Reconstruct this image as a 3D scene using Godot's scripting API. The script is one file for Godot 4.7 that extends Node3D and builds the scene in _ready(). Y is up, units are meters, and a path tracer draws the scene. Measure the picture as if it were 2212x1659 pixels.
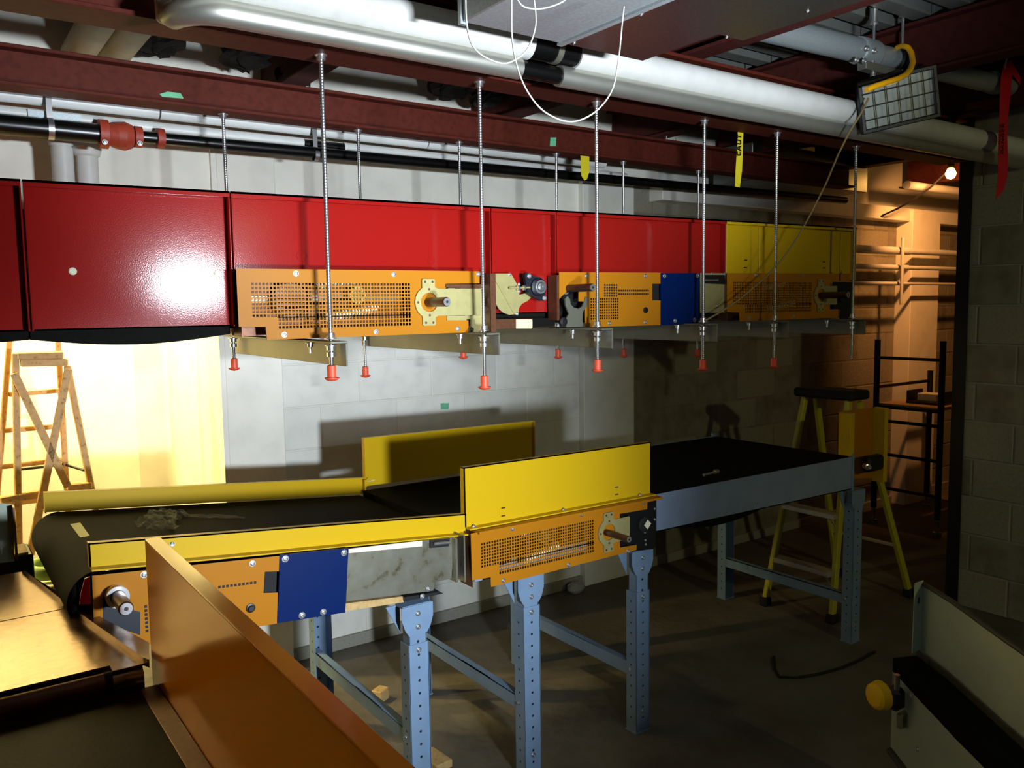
extends Node3D
# A building site: a red overhead conveyor on hanger rods over a yellow one on legs, lit by work lamps.
# x runs along the conveyors (right and away), -z runs to the back wall, y is up; metres.

const FOCAL := 1805.9
const EYE := Vector3(0, 1.65, 0)
var lens: Basis
var used := {}
var mats := {}

class Shape:
	var st := SurfaceTool.new()
	func _init():
		st.begin(Mesh.PRIMITIVE_TRIANGLES)
	func tri(a: Vector3, b: Vector3, c: Vector3, out: Vector3):
		var n := (a - c).cross(a - b)
		if n.length_squared() < 1e-18:
			return
		n = n.normalized()
		var l := [a, b, c]
		if n.dot(out) < 0.0:
			n = -n
			l = [a, c, b]
		for p in l:
			st.set_normal(n)
			st.add_vertex(p)
	func quad(a, b, c, d, out):
		tri(a, b, c, out)
		tri(a, c, d, out)
	func smooth(a, b, c, na, nb, nc):
		var n: Vector3 = (a - c).cross(a - b)
		if n.length_squared() < 1e-18:
			return
		var l := [[a, na], [b, nb], [c, nc]]
		if n.dot(na + nb + nc) < 0.0:
			l = [[a, na], [c, nc], [b, nb]]
		for p in l:
			st.set_normal(p[1])
			st.add_vertex(p[0])
	# a box about c, s its size, e its chamfer
	func box(c: Vector3, s: Vector3, e := 0.0, turn := Basis()):
		var h := s * 0.5
		e = minf(e, minf(h.x, minf(h.y, h.z)) * 0.9)
		for ax in 3:
			for sg in [-1.0, 1.0]:
				var n := Vector3.ZERO
				n[ax] = sg
				var u := (ax + 1) % 3
				var v := (ax + 2) % 3
				var q := []
				for k in [[-1, -1], [1, -1], [1, 1], [-1, 1]]:
					var p := Vector3.ZERO
					p[ax] = sg * h[ax]
					p[u] = k[0] * (h[u] - e)
					p[v] = k[1] * (h[v] - e)
					q.append(c + turn * p)
				quad(q[0], q[1], q[2], q[3], turn * n)
		if e <= 0.0:
			return
		for ax in 3:
			var u := (ax + 1) % 3
			var v := (ax + 2) % 3
			for su in [-1.0, 1.0]:
				for sv in [-1.0, 1.0]:
					var q := []
					for k in [[-1.0, 0], [1.0, 0], [1.0, 1], [-1.0, 1]]:
						var p := Vector3.ZERO
						p[ax] = k[0] * (h[ax] - e)
						p[u] = su * (h[u] - (e if k[1] == 1 else 0.0))
						p[v] = sv * (h[v] - (0.0 if k[1] == 1 else e))
						q.append(c + turn * p)
					var n := Vector3.ZERO
					n[u] = su
					n[v] = sv
					quad(q[0], q[1], q[2], q[3], turn * n)
		for sx in [-1.0, 1.0]:
			for sy in [-1.0, 1.0]:
				for sz in [-1.0, 1.0]:
					var g := Vector3(sx, sy, sz)
					var a := g * (h - Vector3(0, e, e))
					var b := g * (h - Vector3(e, 0, e))
					var d := g * (h - Vector3(e, e, 0))
					tri(c + turn * a, c + turn * b, c + turn * d, turn * g)
	func span(a: Vector3, b: Vector3, e := 0.0):
		box((a + b) * 0.5, (b - a).abs(), e)
	func rod(a: Vector3, b: Vector3, r: float, n := 12, r2 := -1.0):
		if r2 < 0.0:
			r2 = r
		lathe(a, b - a, [[r, 0.0], [r2, (b - a).length()]], n)
	# rings [radius, height] about an axis, closed at both ends
	func lathe(base: Vector3, axis: Vector3, rings: Array, n := 16, flat := true):
		var w := axis.normalized()
		var u := w.cross(Vector3.UP if absf(w.y) < 0.9 else Vector3.RIGHT).normalized()
		var v := w.cross(u)
		for k in rings.size() - 1:
			var r0: float = rings[k][0]
			var r1: float = rings[k + 1][0]
			var p0: Vector3 = base + w * rings[k][1]
			var p1: Vector3 = base + w * rings[k + 1][1]
			var dh: float = rings[k + 1][1] - rings[k][1]
			var sl := Vector2(dh, r0 - r1).normalized()
			for i in n:
				var a := TAU * i / n
				var b := TAU * (i + 1) / n
				var da := u * cos(a) + v * sin(a)
				var db := u * cos(b) + v * sin(b)
				var na := da * sl.x + w * sl.y
				var nb := db * sl.x + w * sl.y
				smooth(p0 + da * r0, p0 + db * r0, p1 + db * r1, na, nb, nb)
				smooth(p0 + da * r0, p1 + db * r1, p1 + da * r1, na, nb, na)
		if flat:
			for k in [0, rings.size() - 1]:
				var r: float = rings[k][0]
				if r > 0.0:
					var p: Vector3 = base + w * rings[k][1]
					for i in n:
						var a := TAU * i / n
						var b := TAU * (i + 1) / n
						tri(p, p + (u * cos(a) + v * sin(a)) * r, p + (u * cos(b) + v * sin(b)) * r, -w if k == 0 else w)
	func ring(c: Vector3, axis: Vector3, r_in: float, r_out: float, t: float, n := 24):
		lathe(c, axis, [[r_in, 0.0], [r_out, 0.0], [r_out, t], [r_in, t], [r_in, 0.0]], n, false)
	func tube(pts: Array, r: float, n := 8):
		var u := Vector3.ZERO
		var prev := []
		for k in pts.size():
			var t: Vector3 = (pts[mini(k + 1, pts.size() - 1)] - pts[maxi(k - 1, 0)]).normalized()
			if u == Vector3.ZERO:
				u = t.cross(Vector3.UP if absf(t.y) < 0.9 else Vector3.RIGHT).normalized()
			u = (u - t * u.dot(t)).normalized()
			var v := t.cross(u)
			var cur := []
			for i in n:
				var a := TAU * i / n
				cur.append(u * cos(a) + v * sin(a))
			if k > 0:
				for i in n:
					var j := (i + 1) % n
					var a: Vector3 = pts[k - 1]
					var b: Vector3 = pts[k]
					smooth(a + prev[i] * r, a + prev[j] * r, b + cur[j] * r, prev[i], prev[j], cur[j])
					smooth(a + prev[i] * r, b + cur[j] * r, b + cur[i] * r, prev[i], cur[j], cur[i])
			if k == 0 or k == pts.size() - 1:
				for i in n:
					tri(pts[k], pts[k] + cur[i] * r, pts[k] + cur[(i + 1) % n] * r, -t if k == 0 else t)
			prev = cur
	# a flat outline given thickness along d; hole is an outline cut out of it
	func plate(pts: Array, d: Vector3, hole := []):
		var o: Vector3 = pts[0]
		var n := d.normalized()
		var u := n.cross(Vector3.UP if absf(n.y) < 0.9 else Vector3.RIGHT).normalized()
		var v := n.cross(u)
		var outer := PackedVector2Array()
		for p in pts:
			outer.append(Vector2((p - o).dot(u), (p - o).dot(v)))
		if Geometry2D.is_polygon_clockwise(outer):
			outer.reverse()
		var loops := [outer]
		var parts := [outer]
		if hole.size():
			var inner := PackedVector2Array()
			var lo := Vector2(1e9, 1e9)
			var hi := Vector2(-1e9, -1e9)
			for p in hole:
				var q := Vector2((p - o).dot(u), (p - o).dot(v))
				inner.append(q)
				lo = lo.min(q)
				hi = hi.max(q)
			if not Geometry2D.is_polygon_clockwise(inner):
				inner.reverse()
			loops.append(inner)
			# cut in two through the hole, so that neither half holds a hole
			var mid := (lo.x + hi.x) * 0.5
			parts = []
			for half in [[-9.0, mid], [mid, 9.0]]:
				var r := PackedVector2Array([Vector2(half[0], -9) * 1000.0, Vector2(half[1], -9) * 1000.0, Vector2(half[1], 9) * 1000.0, Vector2(half[0], 9) * 1000.0])
				for a in Geometry2D.intersect_polygons(scaled(outer, 1000.0), r):
					for b in Geometry2D.clip_polygons(a, scaled(inner, 1000.0)):
						parts.append(scaled(b, 0.001))
		for flat in parts:
			var t := Geometry2D.triangulate_polygon(scaled(flat, 1000.0))
			for k in range(0, t.size(), 3):
				var q := []
				for m in 3:
					var f: Vector2 = flat[t[k + m]]
					q.append(o + u * f.x + v * f.y)
				tri(q[0], q[1], q[2], -n)
				tri(q[0] + d, q[1] + d, q[2] + d, n)
		for loop in loops:
			for i in loop.size():
				var f: Vector2 = loop[i]
				var g: Vector2 = loop[(i + 1) % loop.size()]
				var a := o + u * f.x + v * f.y
				var b := o + u * g.x + v * g.y
				var w := (g - f).normalized()
				quad(a, b, b + d, a + d, u * w.y - v * w.x)
	func scaled(l: PackedVector2Array, k: float) -> PackedVector2Array:
		var r := PackedVector2Array()
		for p in l:
			r.append(p * k)
		return r
	# punched sheet: bars round square holes, over x0..x1, y0..y1 at z; rise is the slope of the sheet
	func mesh_bars(x0, x1, y0, y1, z, pitch, bar, rise := 0.0):
		var nx := maxi(1, roundi((x1 - x0) / pitch))
		var ny := maxi(1, roundi((y1 - y0) / pitch))
		var px: float = (x1 - x0) / nx
		var py: float = (y1 - y0) / ny
		var turn := Basis(Vector3(0, 0, 1), atan(rise))
		for i in nx + 1:
			var x: float = x0 + px * i
			box(Vector3(x, (y0 + y1) * 0.5 + rise * (x - x0), z), Vector3(bar, y1 - y0 + bar, 0.0022))
		for j in ny + 1:
			var y: float = y0 + py * j
			box(Vector3((x0 + x1) * 0.5, y + rise * (x1 - x0) * 0.5, z), Vector3(x1 - x0 + bar, bar, 0.002), 0.0, turn)

func ray(u: float, v: float) -> Vector3:
	return lens * Vector3((u - 1106.0) / FOCAL, (829.5 - v) / FOCAL, -1.0)
func on_x(u, v, x) -> Vector3:
	var d := ray(u, v)
	return EYE + d * ((x - EYE.x) / d.x)
func on_y(u, v, y) -> Vector3:
	var d := ray(u, v)
	return EYE + d * ((y - EYE.y) / d.y)
func on_z(u, v, z) -> Vector3:
	var d := ray(u, v)
	return EYE + d * ((z - EYE.z) / d.z)
func outline(l: Array, z: float) -> Array:
	var r := []
	for p in l:
		r.append(on_z(p[0], p[1], z))
	return r

func numbered(called: String, parent: Node) -> String:
	var key := str(parent.get_instance_id()) + called
	var k: int = used.get(key, 0)
	used[key] = k + 1
	return called if k == 0 else "%s_%03d" % [called, k]
func tag(o: Node, label: String, category: String, group := "", kind := ""):
	o.set_meta("label", label)
	o.set_meta("category", category)
	if group:
		o.set_meta("group", group)
	if kind:
		o.set_meta("kind", kind)
func thing(called: String, label: String, category: String, at: Vector3, group := "") -> Node3D:
	var o := Node3D.new()
	o.name = numbered(called, self)
	add_child(o)
	o.position = at
	tag(o, label, category, group)
	return o
# geometry is given in world places; the part hangs under its thing
func part(called: String, s: Shape, m: Material, parent: Node) -> MeshInstance3D:
	var o := MeshInstance3D.new()
	s.st.set_material(m)
	o.mesh = s.st.commit()
	o.name = numbered(called, parent)
	parent.add_child(o)
	o.position = -parent.global_position
	return o
func solo(called: String, s: Shape, m: Material, label: String, category: String, group := "", kind := "") -> MeshInstance3D:
	var o := MeshInstance3D.new()
	s.st.set_material(m)
	o.mesh = s.st.commit()
	o.name = numbered(called, self)
	add_child(o)
	tag(o, label, category, group, kind)
	return o
func struct(called: String, s: Shape, m: Material) -> MeshInstance3D:
	var o := MeshInstance3D.new()
	s.st.set_material(m)
	o.mesh = s.st.commit()
	o.name = numbered(called, self)
	add_child(o)
	o.set_meta("kind", "structure")
	return o
func struct_root(called: String) -> Node3D:
	var o := Node3D.new()
	o.name = numbered(called, self)
	add_child(o)
	o.set_meta("kind", "structure")
	return o
var shared := {}
func piece(called: String, mesh: Mesh, m: Material, parent: Node, at: Vector3, turn := Basis()) -> MeshInstance3D:
	var o := MeshInstance3D.new()
	o.mesh = mesh
	o.material_override = m
	o.name = numbered(called, parent)
	parent.add_child(o)
	o.transform = Transform3D(turn, at - parent.global_position)
	return o
func aim(dir: Vector3) -> Basis:
	var y := dir.normalized()
	var x := y.cross(Vector3(0.31, 0.2, 0.93)).normalized()
	return Basis(x, y, x.cross(y))
func bolt(parent: Node, at: Vector3, dir := Vector3(0, 0, 1), r := 0.0065, m: Material = null):
	if not shared.has("bolt"):
		var s := Shape.new()
		s.lathe(Vector3.ZERO, Vector3.UP, [[1.5, 0], [1.5, 0.25], [1.0, 0.25], [0.95, 0.9], [0.6, 1.0], [0.55, 0.6], [0.0, 0.6]], 10)
		shared.bolt = s.st.commit()
	piece("bolt", shared.bolt, m if m else mats.zinc, parent, at, aim(dir) * Basis.from_scale(Vector3.ONE * r))
func bolts(parent: Node, l: Array, z: float, r := 0.0065):
	for p in l:
		bolt(parent, on_z(p[0], p[1], z), Vector3(0, 0, 1), r)

# ------------------------------------------------------------------ materials
func noise_tex(seed_: int, freq: float, ramp: Array, octaves := 4, type := FastNoiseLite.TYPE_SIMPLEX_SMOOTH) -> ImageTexture:
	var n := FastNoiseLite.new()
	n.seed = seed_
	n.frequency = freq
	n.fractal_octaves = octaves
	n.noise_type = type
	var im := n.get_seamless_image(512, 512)
	var g := Gradient.new()
	g.offsets = PackedFloat32Array(ramp.map(func(e): return e[0]))
	g.colors = PackedColorArray(ramp.map(func(e): return e[1]))
	var out := Image.create(512, 512, false, Image.FORMAT_RGB8)
	for y in 512:
		for x in 512:
			out.set_pixel(x, y, g.sample(im.get_pixel(x, y).r))
	return ImageTexture.create_from_image(out)
func relief_tex(seed_: int, freq: float, strength: float) -> ImageTexture:
	var n := FastNoiseLite.new()
	n.seed = seed_
	n.frequency = freq
	n.fractal_octaves = 5
	var im := n.get_seamless_image(512, 512)
	im.convert(Image.FORMAT_RGBA8)
	im.bump_map_to_normal_map(strength)
	return ImageTexture.create_from_image(im)
func mat(called: String, c: Color, rough: float, metal := 0.0, tex: Texture2D = null, tile := 1.0, bump: Texture2D = null, bump_scale := 1.0) -> StandardMaterial3D:
	var m := StandardMaterial3D.new()
	m.resource_name = called
	m.albedo_color = c
	m.roughness = rough
	m.metallic = metal
	if tex or bump:
		m.uv1_triplanar = true
		m.uv1_world_triplanar = true
		m.uv1_scale = Vector3.ONE * tile
	if tex:
		m.albedo_texture = tex
	if bump:
		m.normal_enabled = true
		m.normal_texture = bump
		m.normal_scale = bump_scale
	mats[called] = m
	return m
func grey(v: float) -> Color:
	return Color(v, v, v)
func make_materials():
	var mottle := noise_tex(3, 0.012, [[0.0, grey(0.93)], [0.5, grey(0.975)], [1.0, grey(1.0)]])
	var speck := noise_tex(5, 0.06, [[0.0, grey(0.86)], [0.42, grey(0.96)], [1.0, grey(1.0)]], 5)
	var stain := noise_tex(9, 0.008, [[0.0, Color(0.82, 0.79, 0.74)], [0.45, Color(0.95, 0.94, 0.92)], [0.7, Color(1, 1, 1)], [1.0, Color(0.93, 0.92, 0.9)]], 6)
	var scuff := noise_tex(14, 0.02, [[0.0, Color(0.62, 0.54, 0.42)], [0.3, Color(0.92, 0.9, 0.84)], [1.0, Color(1, 0.99, 0.96)]], 6)
	var rust := noise_tex(21, 0.03, [[0.0, Color(0.82, 0.8, 0.8)], [0.5, Color(0.95, 0.94, 0.94)], [1.0, Color(1, 1, 1)]], 5)
	var spangle := noise_tex(31, 0.05, [[0.0, grey(0.88)], [0.5, grey(0.96)], [1.0, grey(1.0)]], 2, FastNoiseLite.TYPE_CELLULAR)
	var grain := relief_tex(40, 0.08, 3.0)
	var coarse := relief_tex(43, 0.03, 4.0)
	var orange_peel := relief_tex(47, 0.15, 1.0)
	var red := mat("red_paint", Color(0.535, 0.08, 0.065), 0.125, 0.0, null, 3.0, orange_peel, 0.1)
	red.metallic_specular = 0.5
	mat("yellow_paint", Color(0.755, 0.61, 0.075), 0.35)
	mat("orange_paint", Color(0.64, 0.405, 0.07), 0.38)
	mat("amber_paint", Color(0.90, 0.55, 0.03), 0.16)
	mat("blue_paint", Color(0.0, 0.10, 0.30), 0.4)
	mat("grey_paint", Color(0.44, 0.535, 0.64), 0.45, 0.0, mottle, 1.5)
	mat("pan_paint", Color(0.50, 0.56, 0.66), 0.42, 0.0, mottle, 1.0)
	mat("curve_paint", Color(0.62, 0.68, 0.60), 0.5, 0.0, mottle, 1.2)
	mat("red_oxide", Color(0.35, 0.145, 0.105), 0.6, 0.0, rust, 1.6, grain, 0.08)
	mat("dark_oxide", Color(0.30, 0.14, 0.12), 0.7, 0.0, rust, 1.2)
	mat("zinc", Color(0.82, 0.82, 0.82), 0.28, 0.9)
	mat("spring_zinc", Color(0.88, 0.87, 0.82), 0.35, 0.2)
	mat("rod_steel", Color(0.72, 0.73, 0.74), 0.3, 0.9)
	mat("olive_zinc", Color(0.68, 0.645, 0.43), 0.42, 0.45, mottle, 4.0)
	mat("angle_steel", Color(0.40, 0.40, 0.35), 0.45, 0.3, mottle, 2.0)
	mat("bare_steel", Color(0.62, 0.62, 0.58), 0.33, 0.75, scuff, 1.5)
	mat("brown_steel", Color(0.42, 0.27, 0.18), 0.42, 0.5, rust, 4.0)
	mat("shaft_steel", Color(0.34, 0.25, 0.20), 0.3, 0.7)
	mat("black_steel", Color(0.06, 0.06, 0.065), 0.45)
	mat("navy_iron", Color(0.07, 0.09, 0.13), 0.45, 0.2)
	mat("belt", Color(0.085, 0.085, 0.075), 0.75, 0.0, speck, 2.0, grain, 0.12)
	mat("brown_belt", Color(0.13, 0.10, 0.07), 0.5, 0.0, mottle, 2.0, grain, 0.1)
	mat("cap_plastic", Color(0.86, 0.32, 0.20), 0.5)
	mat("jacket", Color(0.82, 0.82, 0.80), 0.42, 0.0, mottle, 1.5)
	mat("metal_jacket", Color(0.78, 0.78, 0.74), 0.42, 0.85, mottle, 1.5)
	mat("dark_roll", Color(0.22, 0.22, 0.16), 0.5)
	mat("cream_pipe", Color(0.80, 0.74, 0.60), 0.6, 0.0, mottle, 2.0)
	mat("black_pipe", Color(0.035, 0.035, 0.035), 0.28)
	mat("brick_iron", Color(0.66, 0.24, 0.15), 0.55, 0.0, rust, 5.0)
	mat("galvanised", Color(0.70, 0.74, 0.75), 0.4, 0.6, spangle, 6.0)
	mat("duct_sheet", Color(0.68, 0.70, 0.70), 0.34, 1.0, spangle, 4.0)
	mat("duct_new", Color(0.70, 0.74, 0.76), 0.42, 0.45, spangle, 4.0)
	mat("deck_plate", Color(0.51, 0.385, 0.265), 0.26, 0.6, scuff, 2.2, coarse, 0.08)
	mat("deck_sheet", Color(0.45, 0.46, 0.44), 0.55, 0.3, mottle, 1.0)
	mat("fireproofing", Color(0.16, 0.14, 0.12), 1.0, 0.0, speck, 4.0, coarse, 1.5)
	mat("white_wall", Color(0.96, 0.95, 0.90), 0.7, 0.0, mottle, 0.7)
	mat("block_white", Color(0.91, 0.91, 0.87), 0.85, 0.0, mottle, 1.2)
	mat("block_white_worn", Color(0.895, 0.895, 0.855), 0.85, 0.0, mottle, 0.8)
	mat("block_grey", Color(0.58, 0.565, 0.50), 0.9, 0.0, speck, 1.5, coarse, 0.3)
	mat("block_grey_dark", Color(0.53, 0.515, 0.455), 0.9, 0.0, stain, 1.2, coarse, 0.3)
	mat("mortar", Color(0.60, 0.59, 0.54), 0.95, 0.0, speck, 3.0)
	mat("mortar_white", Color(0.85, 0.85, 0.81), 0.95)
	mat("concrete", Color(0.385, 0.36, 0.305), 0.75, 0.0, stain, 0.45, coarse, 0.35)
	mat("ceiling_dark", Color(0.20, 0.17, 0.15), 0.9, 0.0, rust, 0.5)
	mat("wood", Color(0.74, 0.62, 0.42), 0.7, 0.0, scuff, 3.0)
	mat("ladder_wood", Color(0.86, 0.70, 0.48), 0.65, 0.0, scuff, 3.0)
	mat("ladder_glass", Color(0.70, 0.66, 0.13), 0.5)
	mat("aluminium", Color(0.72, 0.70, 0.64), 0.4, 0.5)
	mat("rubber", Color(0.03, 0.03, 0.03), 0.8)
	mat("scaffold", Color(0.07, 0.055, 0.05), 0.5, 0.3)
	mat("lamp_yellow", Color(0.95, 0.68, 0.06), 0.35, 0.0, mottle, 5.0)
	mat("ribbon_red", Color(0.80, 0.10, 0.16), 0.5)
	mat("tape_yellow", Color(0.85, 0.78, 0.14), 0.5)
	mat("tape_green", Color(0.42, 0.72, 0.55), 0.7)
	mat("tape_pale", Color(0.74, 0.76, 0.56), 0.6)
	mat("print_black", Color(0.02, 0.02, 0.02), 0.7)
	mat("sticker", Color(0.93, 0.78, 0.62), 0.6)
	mat("label_white", Color(0.85, 0.83, 0.72), 0.6)
	mat("wire", Color(0.78, 0.78, 0.76), 0.4, 0.3)
	mat("cord", Color(0.50, 0.42, 0.24), 0.6)
	mat("red_plastic", Color(0.80, 0.05, 0.06), 0.35)
	mat("hose_green", Color(0.55, 0.66, 0.34), 0.6)
	mat("cup_yellow", Color(0.95, 0.76, 0.05), 0.4)
	var g := mat("lamp_glass", Color(0.75, 0.8, 0.78, 0.35), 0.08)
	g.transparency = BaseMaterial3D.TRANSPARENCY_ALPHA
	var f := mat("film", Color(0.80, 0.80, 0.72, 0.25), 0.32)
	f.transparency = BaseMaterial3D.TRANSPARENCY_ALPHA
	f.cull_mode = BaseMaterial3D.CULL_DISABLED
	f.metallic_specular = 0.1
	for n in ["belt", "brown_belt"]:
		mats[n].metallic_specular = 0.12
	for n in ["orange_paint", "blue_paint", "yellow_paint", "red_oxide", "dark_oxide"]:
		mats[n].metallic_specular = 0.25
	for e in [["glow_warm", Color(1.0, 0.72, 0.36), 14.0], ["glow_fill", Color(1.0, 0.98, 0.74), 5.0], ["glow_cool", Color(0.86, 0.93, 1.0), 12.0], ["glow_halogen", Color(1.0, 0.86, 0.52), 16.0]]:
		var m := mat(e[0], Color(0.9, 0.9, 0.9), 0.5)
		m.emission_enabled = true
		m.emission = e[1]
		m.emission_energy_multiplier = e[2]

# ------------------------------------------------------------------ set-up: camera, air, lamps, exposure
func _ready():
	var yaw := deg_to_rad(35.397)
	var pitch := deg_to_rad(-5.304)
	var roll := deg_to_rad(-0.827)
	var f := Vector3(sin(yaw) * cos(pitch), sin(pitch), -cos(yaw) * cos(pitch))
	var r := Vector3(cos(yaw), 0, sin(yaw))
	var u := r.cross(f)
	lens = Basis(r * cos(roll) + u * sin(roll), u * cos(roll) - r * sin(roll), -f)
	var cam := Camera3D.new()
	cam.name = "camera"
	cam.fov = 49.341
	cam.near = 0.02
	cam.transform = Transform3D(lens, EYE)
	add_child(cam)
	var env := WorldEnvironment.new()
	env.name = "world"
	env.environment = Environment.new()
	env.environment.background_mode = Environment.BG_COLOR
	env.environment.background_color = Color(0.0, 0.0, 0.0)
	env.environment.tonemap_mode = Environment.TONE_MAPPER_LINEAR
	env.environment.tonemap_exposure = 1.0
	env.environment.sdfgi_enabled = true
	env.environment.ssao_enabled = true
	env.environment.ssil_enabled = true
	add_child(env)
	make_materials()
	work_lamps()
	room()
	ceiling_steel()
	services()
	overhead_conveyor()
	hangers()
	lower_conveyor()
	stands()
	near_conveyor()
	curve_conveyor()
	ladders()
	scaffold()
	hanging_lamp()
	small_things()

func spot(called: String, at: Vector3, to: Vector3, c: Color, e: float, angle: float, blend: float, size: float, parent: Node):
	var l := SpotLight3D.new()
	l.name = called
	parent.add_child(l)
	l.global_position = at
	l.look_at(to, Vector3.UP)
	l.light_color = c
	l.light_energy = e
	l.spot_angle = angle
	l.spot_angle_attenuation = blend
	l.spot_range = 20.0
	l.spot_attenuation = 2.0
	l.light_size = size
	l.shadow_enabled = true
func omni(called: String, at: Vector3, c: Color, e: float, size: float, parent: Node):
	var l := OmniLight3D.new()
	l.name = called
	parent.add_child(l)
	l.global_position = at
	l.light_color = c
	l.light_energy = e
	l.light_size = size
	l.omni_range = 20.0
	l.omni_attenuation = 2.0
	l.shadow_enabled = true

func flood_head(parent: Node, at: Vector3, to: Vector3, c: Color, e: float, angle: float, blend: float, size: float, glow: Material, beams := 1):
	var d := (to - at).normalized()
	var side := d.cross(Vector3.UP).normalized()
	var b := Basis(side, side.cross(d), -d)
	var s := Shape.new()
	var wide := 0.2 if beams == 1 else 0.36
	s.box(at - d * 0.05, Vector3(wide, 0.15, 0.06), 0.01, b)
	var h := part("lamp_housing", s, mats.black_steel, parent)
	s = Shape.new()
	s.box(at - d * 0.018, Vector3(wide - 0.03, 0.12, 0.004), 0.0, b)
	part("lamp_face", s, glow, h)
	s = Shape.new()
	for k in 5:
		s.box(at - d * 0.085 + b.x * (k - 2) * 0.035, Vector3(0.006, 0.13, 0.02), 0.0, b)
	part("cooling_fins", s, mats.black_steel, h)
	for k in beams:
		var o := at + d * 0.01 + b.x * (k - (beams - 1) * 0.5) * 0.06
		spot("flood_beam", o, o + d, c, e / beams, angle, blend, size, parent)

func beam(azimuth: float, height: float) -> Vector3:
	var a := deg_to_rad(azimuth)
	var h := deg_to_rad(height)
	return Vector3(sin(a) * cos(h), sin(h), -cos(a) * cos(h))

func work_lamps():
	# two-headed flood light on a tripod at the photographer's right hand
	var foot := Vector3(1.1, 0, 0.12)
	var t := thing("flood_light", "twin headed cool white flood light on a black tripod", "work light", foot)
	var s := Shape.new()
	s.rod(foot + Vector3(0, 0.32, 0.1), foot + Vector3(0, 1.8, 0.1), 0.016)
	part("mast", s, mats.black_steel, t)
	for k in 3:
		s = Shape.new()
		var a := TAU * k / 3.0 + 0.6
		s.rod(foot + Vector3(0, 0.62, 0.1), foot + Vector3(cos(a) * 0.34, 0.012, 0.1 + sin(a) * 0.34), 0.011)
		part("leg", s, mats.black_steel, t)
	for y in [1.22, 1.8]:
		s = Shape.new()
		s.box(foot + Vector3(0, y - 0.02, 0.06), Vector3(0.04, 0.05, 0.1), 0.005)
		part("bracket", s, mats.black_steel, t)
	var low := Vector3(1.02, 1.19, 0.05)
	flood_head(t, low, low + beam(1.5, -2.0), Color(0.90, 0.95, 1.0), 10.0, 34.0, 1.0, 0.075, mats.glow_cool)
	var top := Vector3(1.22, 1.775, 0.05)
	flood_head(t, top, top + beam(8.0, 29.5), Color(0.92, 0.96, 1.0), 9.3, 43.0, 0.6, 0.03, mats.glow_cool, 4)
	# added fill lamp behind the camera, brightening the right wall and curved conveyor
	var q := Vector3(2.3, 2.35, 2.3)
	t = thing("added_fill_lamp", "added greenish fill lamp out of view behind the camera", "work light", q)
	s = Shape.new()
	s.rod(q + Vector3(0, 0.06, 0), Vector3(q.x, 3.15, q.z), 0.005)
	part("cable", s, mats.rubber, t)
	flood_head(t, q, Vector3(4.4, 0.75, -1.3), Color(1.0, 0.98, 0.74), 2.2, 42.0, 1.0, 0.06, mats.glow_fill)
	# halogen lamp in the recess behind the overhead conveyor; the second is added fill, out of view
	var p: Vector3
	for e in [[Vector3(0.30, 2.26, -4.15), 3.7, "halogen work lamp hung in the bright wall recess beside the ladder"], [Vector3(-1.5, 2.26, -4.15), 5.0, "added halogen fill lamp out of view farther along the wall recess"]]:
		p = e[0]
		t = thing("halogen_lamp", e[2], "work light", p)
		s = Shape.new()
		s.rod(p + Vector3(0, 0.05, 0), Vector3(p.x, 2.45, p.z), 0.006)
		part("hook", s, mats.zinc, t)
		s = Shape.new()
		s.lathe(p + Vector3(0, 0.07, 0), Vector3.DOWN, [[0.03, 0], [0.05, 0.03], [0.1, 0.1], [0.102, 0.1], [0.05, 0.026], [0.0, 0.01]], 16, false)
		part("reflector", s, mats.zinc, t)
		s = Shape.new()
		s.lathe(p + Vector3(0, 0.03, 0), Vector3.DOWN, [[0.0, 0], [0.03, 0.02], [0.035, 0.045], [0.02, 0.075], [0.0, 0.08]], 14, false)
		part("bulb", s, mats.glow_halogen, t)
		omni("halogen_light", p + Vector3(0, -0.01, 0), Color(1.0, 0.90, 0.60), e[1], 0.03, t)
	# bare lamp in the passage beyond the block wall
	p = on_x(2054, 367, 5.8)
	t = thing("passage_lamp", "small bare warm lamp glowing under the passage ceiling", "lamp", p)
	s = Shape.new()
	s.rod(p + Vector3(0, 0.03, 0), p + Vector3(0, 0.55, 0), 0.005)
	part("cable", s, mats.rubber, t)
	s = Shape.new()
	s.lathe(p + Vector3(0, 0.06, 0), Vector3.DOWN, [[0.02, 0], [0.022, 0.03], [0.018, 0.045]], 12)
	part("socket", s, mats.black_steel, t)
	s = Shape.new()
	s.lathe(p + Vector3(0, 0.015, 0), Vector3.DOWN, [[0.0, 0], [0.02, 0.005], [0.036, 0.04], [0.025, 0.07], [0.0, 0.078]], 14, false)
	part("bulb", s, mats.glow_warm, t)
	spot("passage_light", p + Vector3(0, -0.02, 0), Vector3(7.0, 1.5, -3.5), Color(1.0, 0.66, 0.36), 1.9, 62.0, 0.9, 0.03, t)

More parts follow.
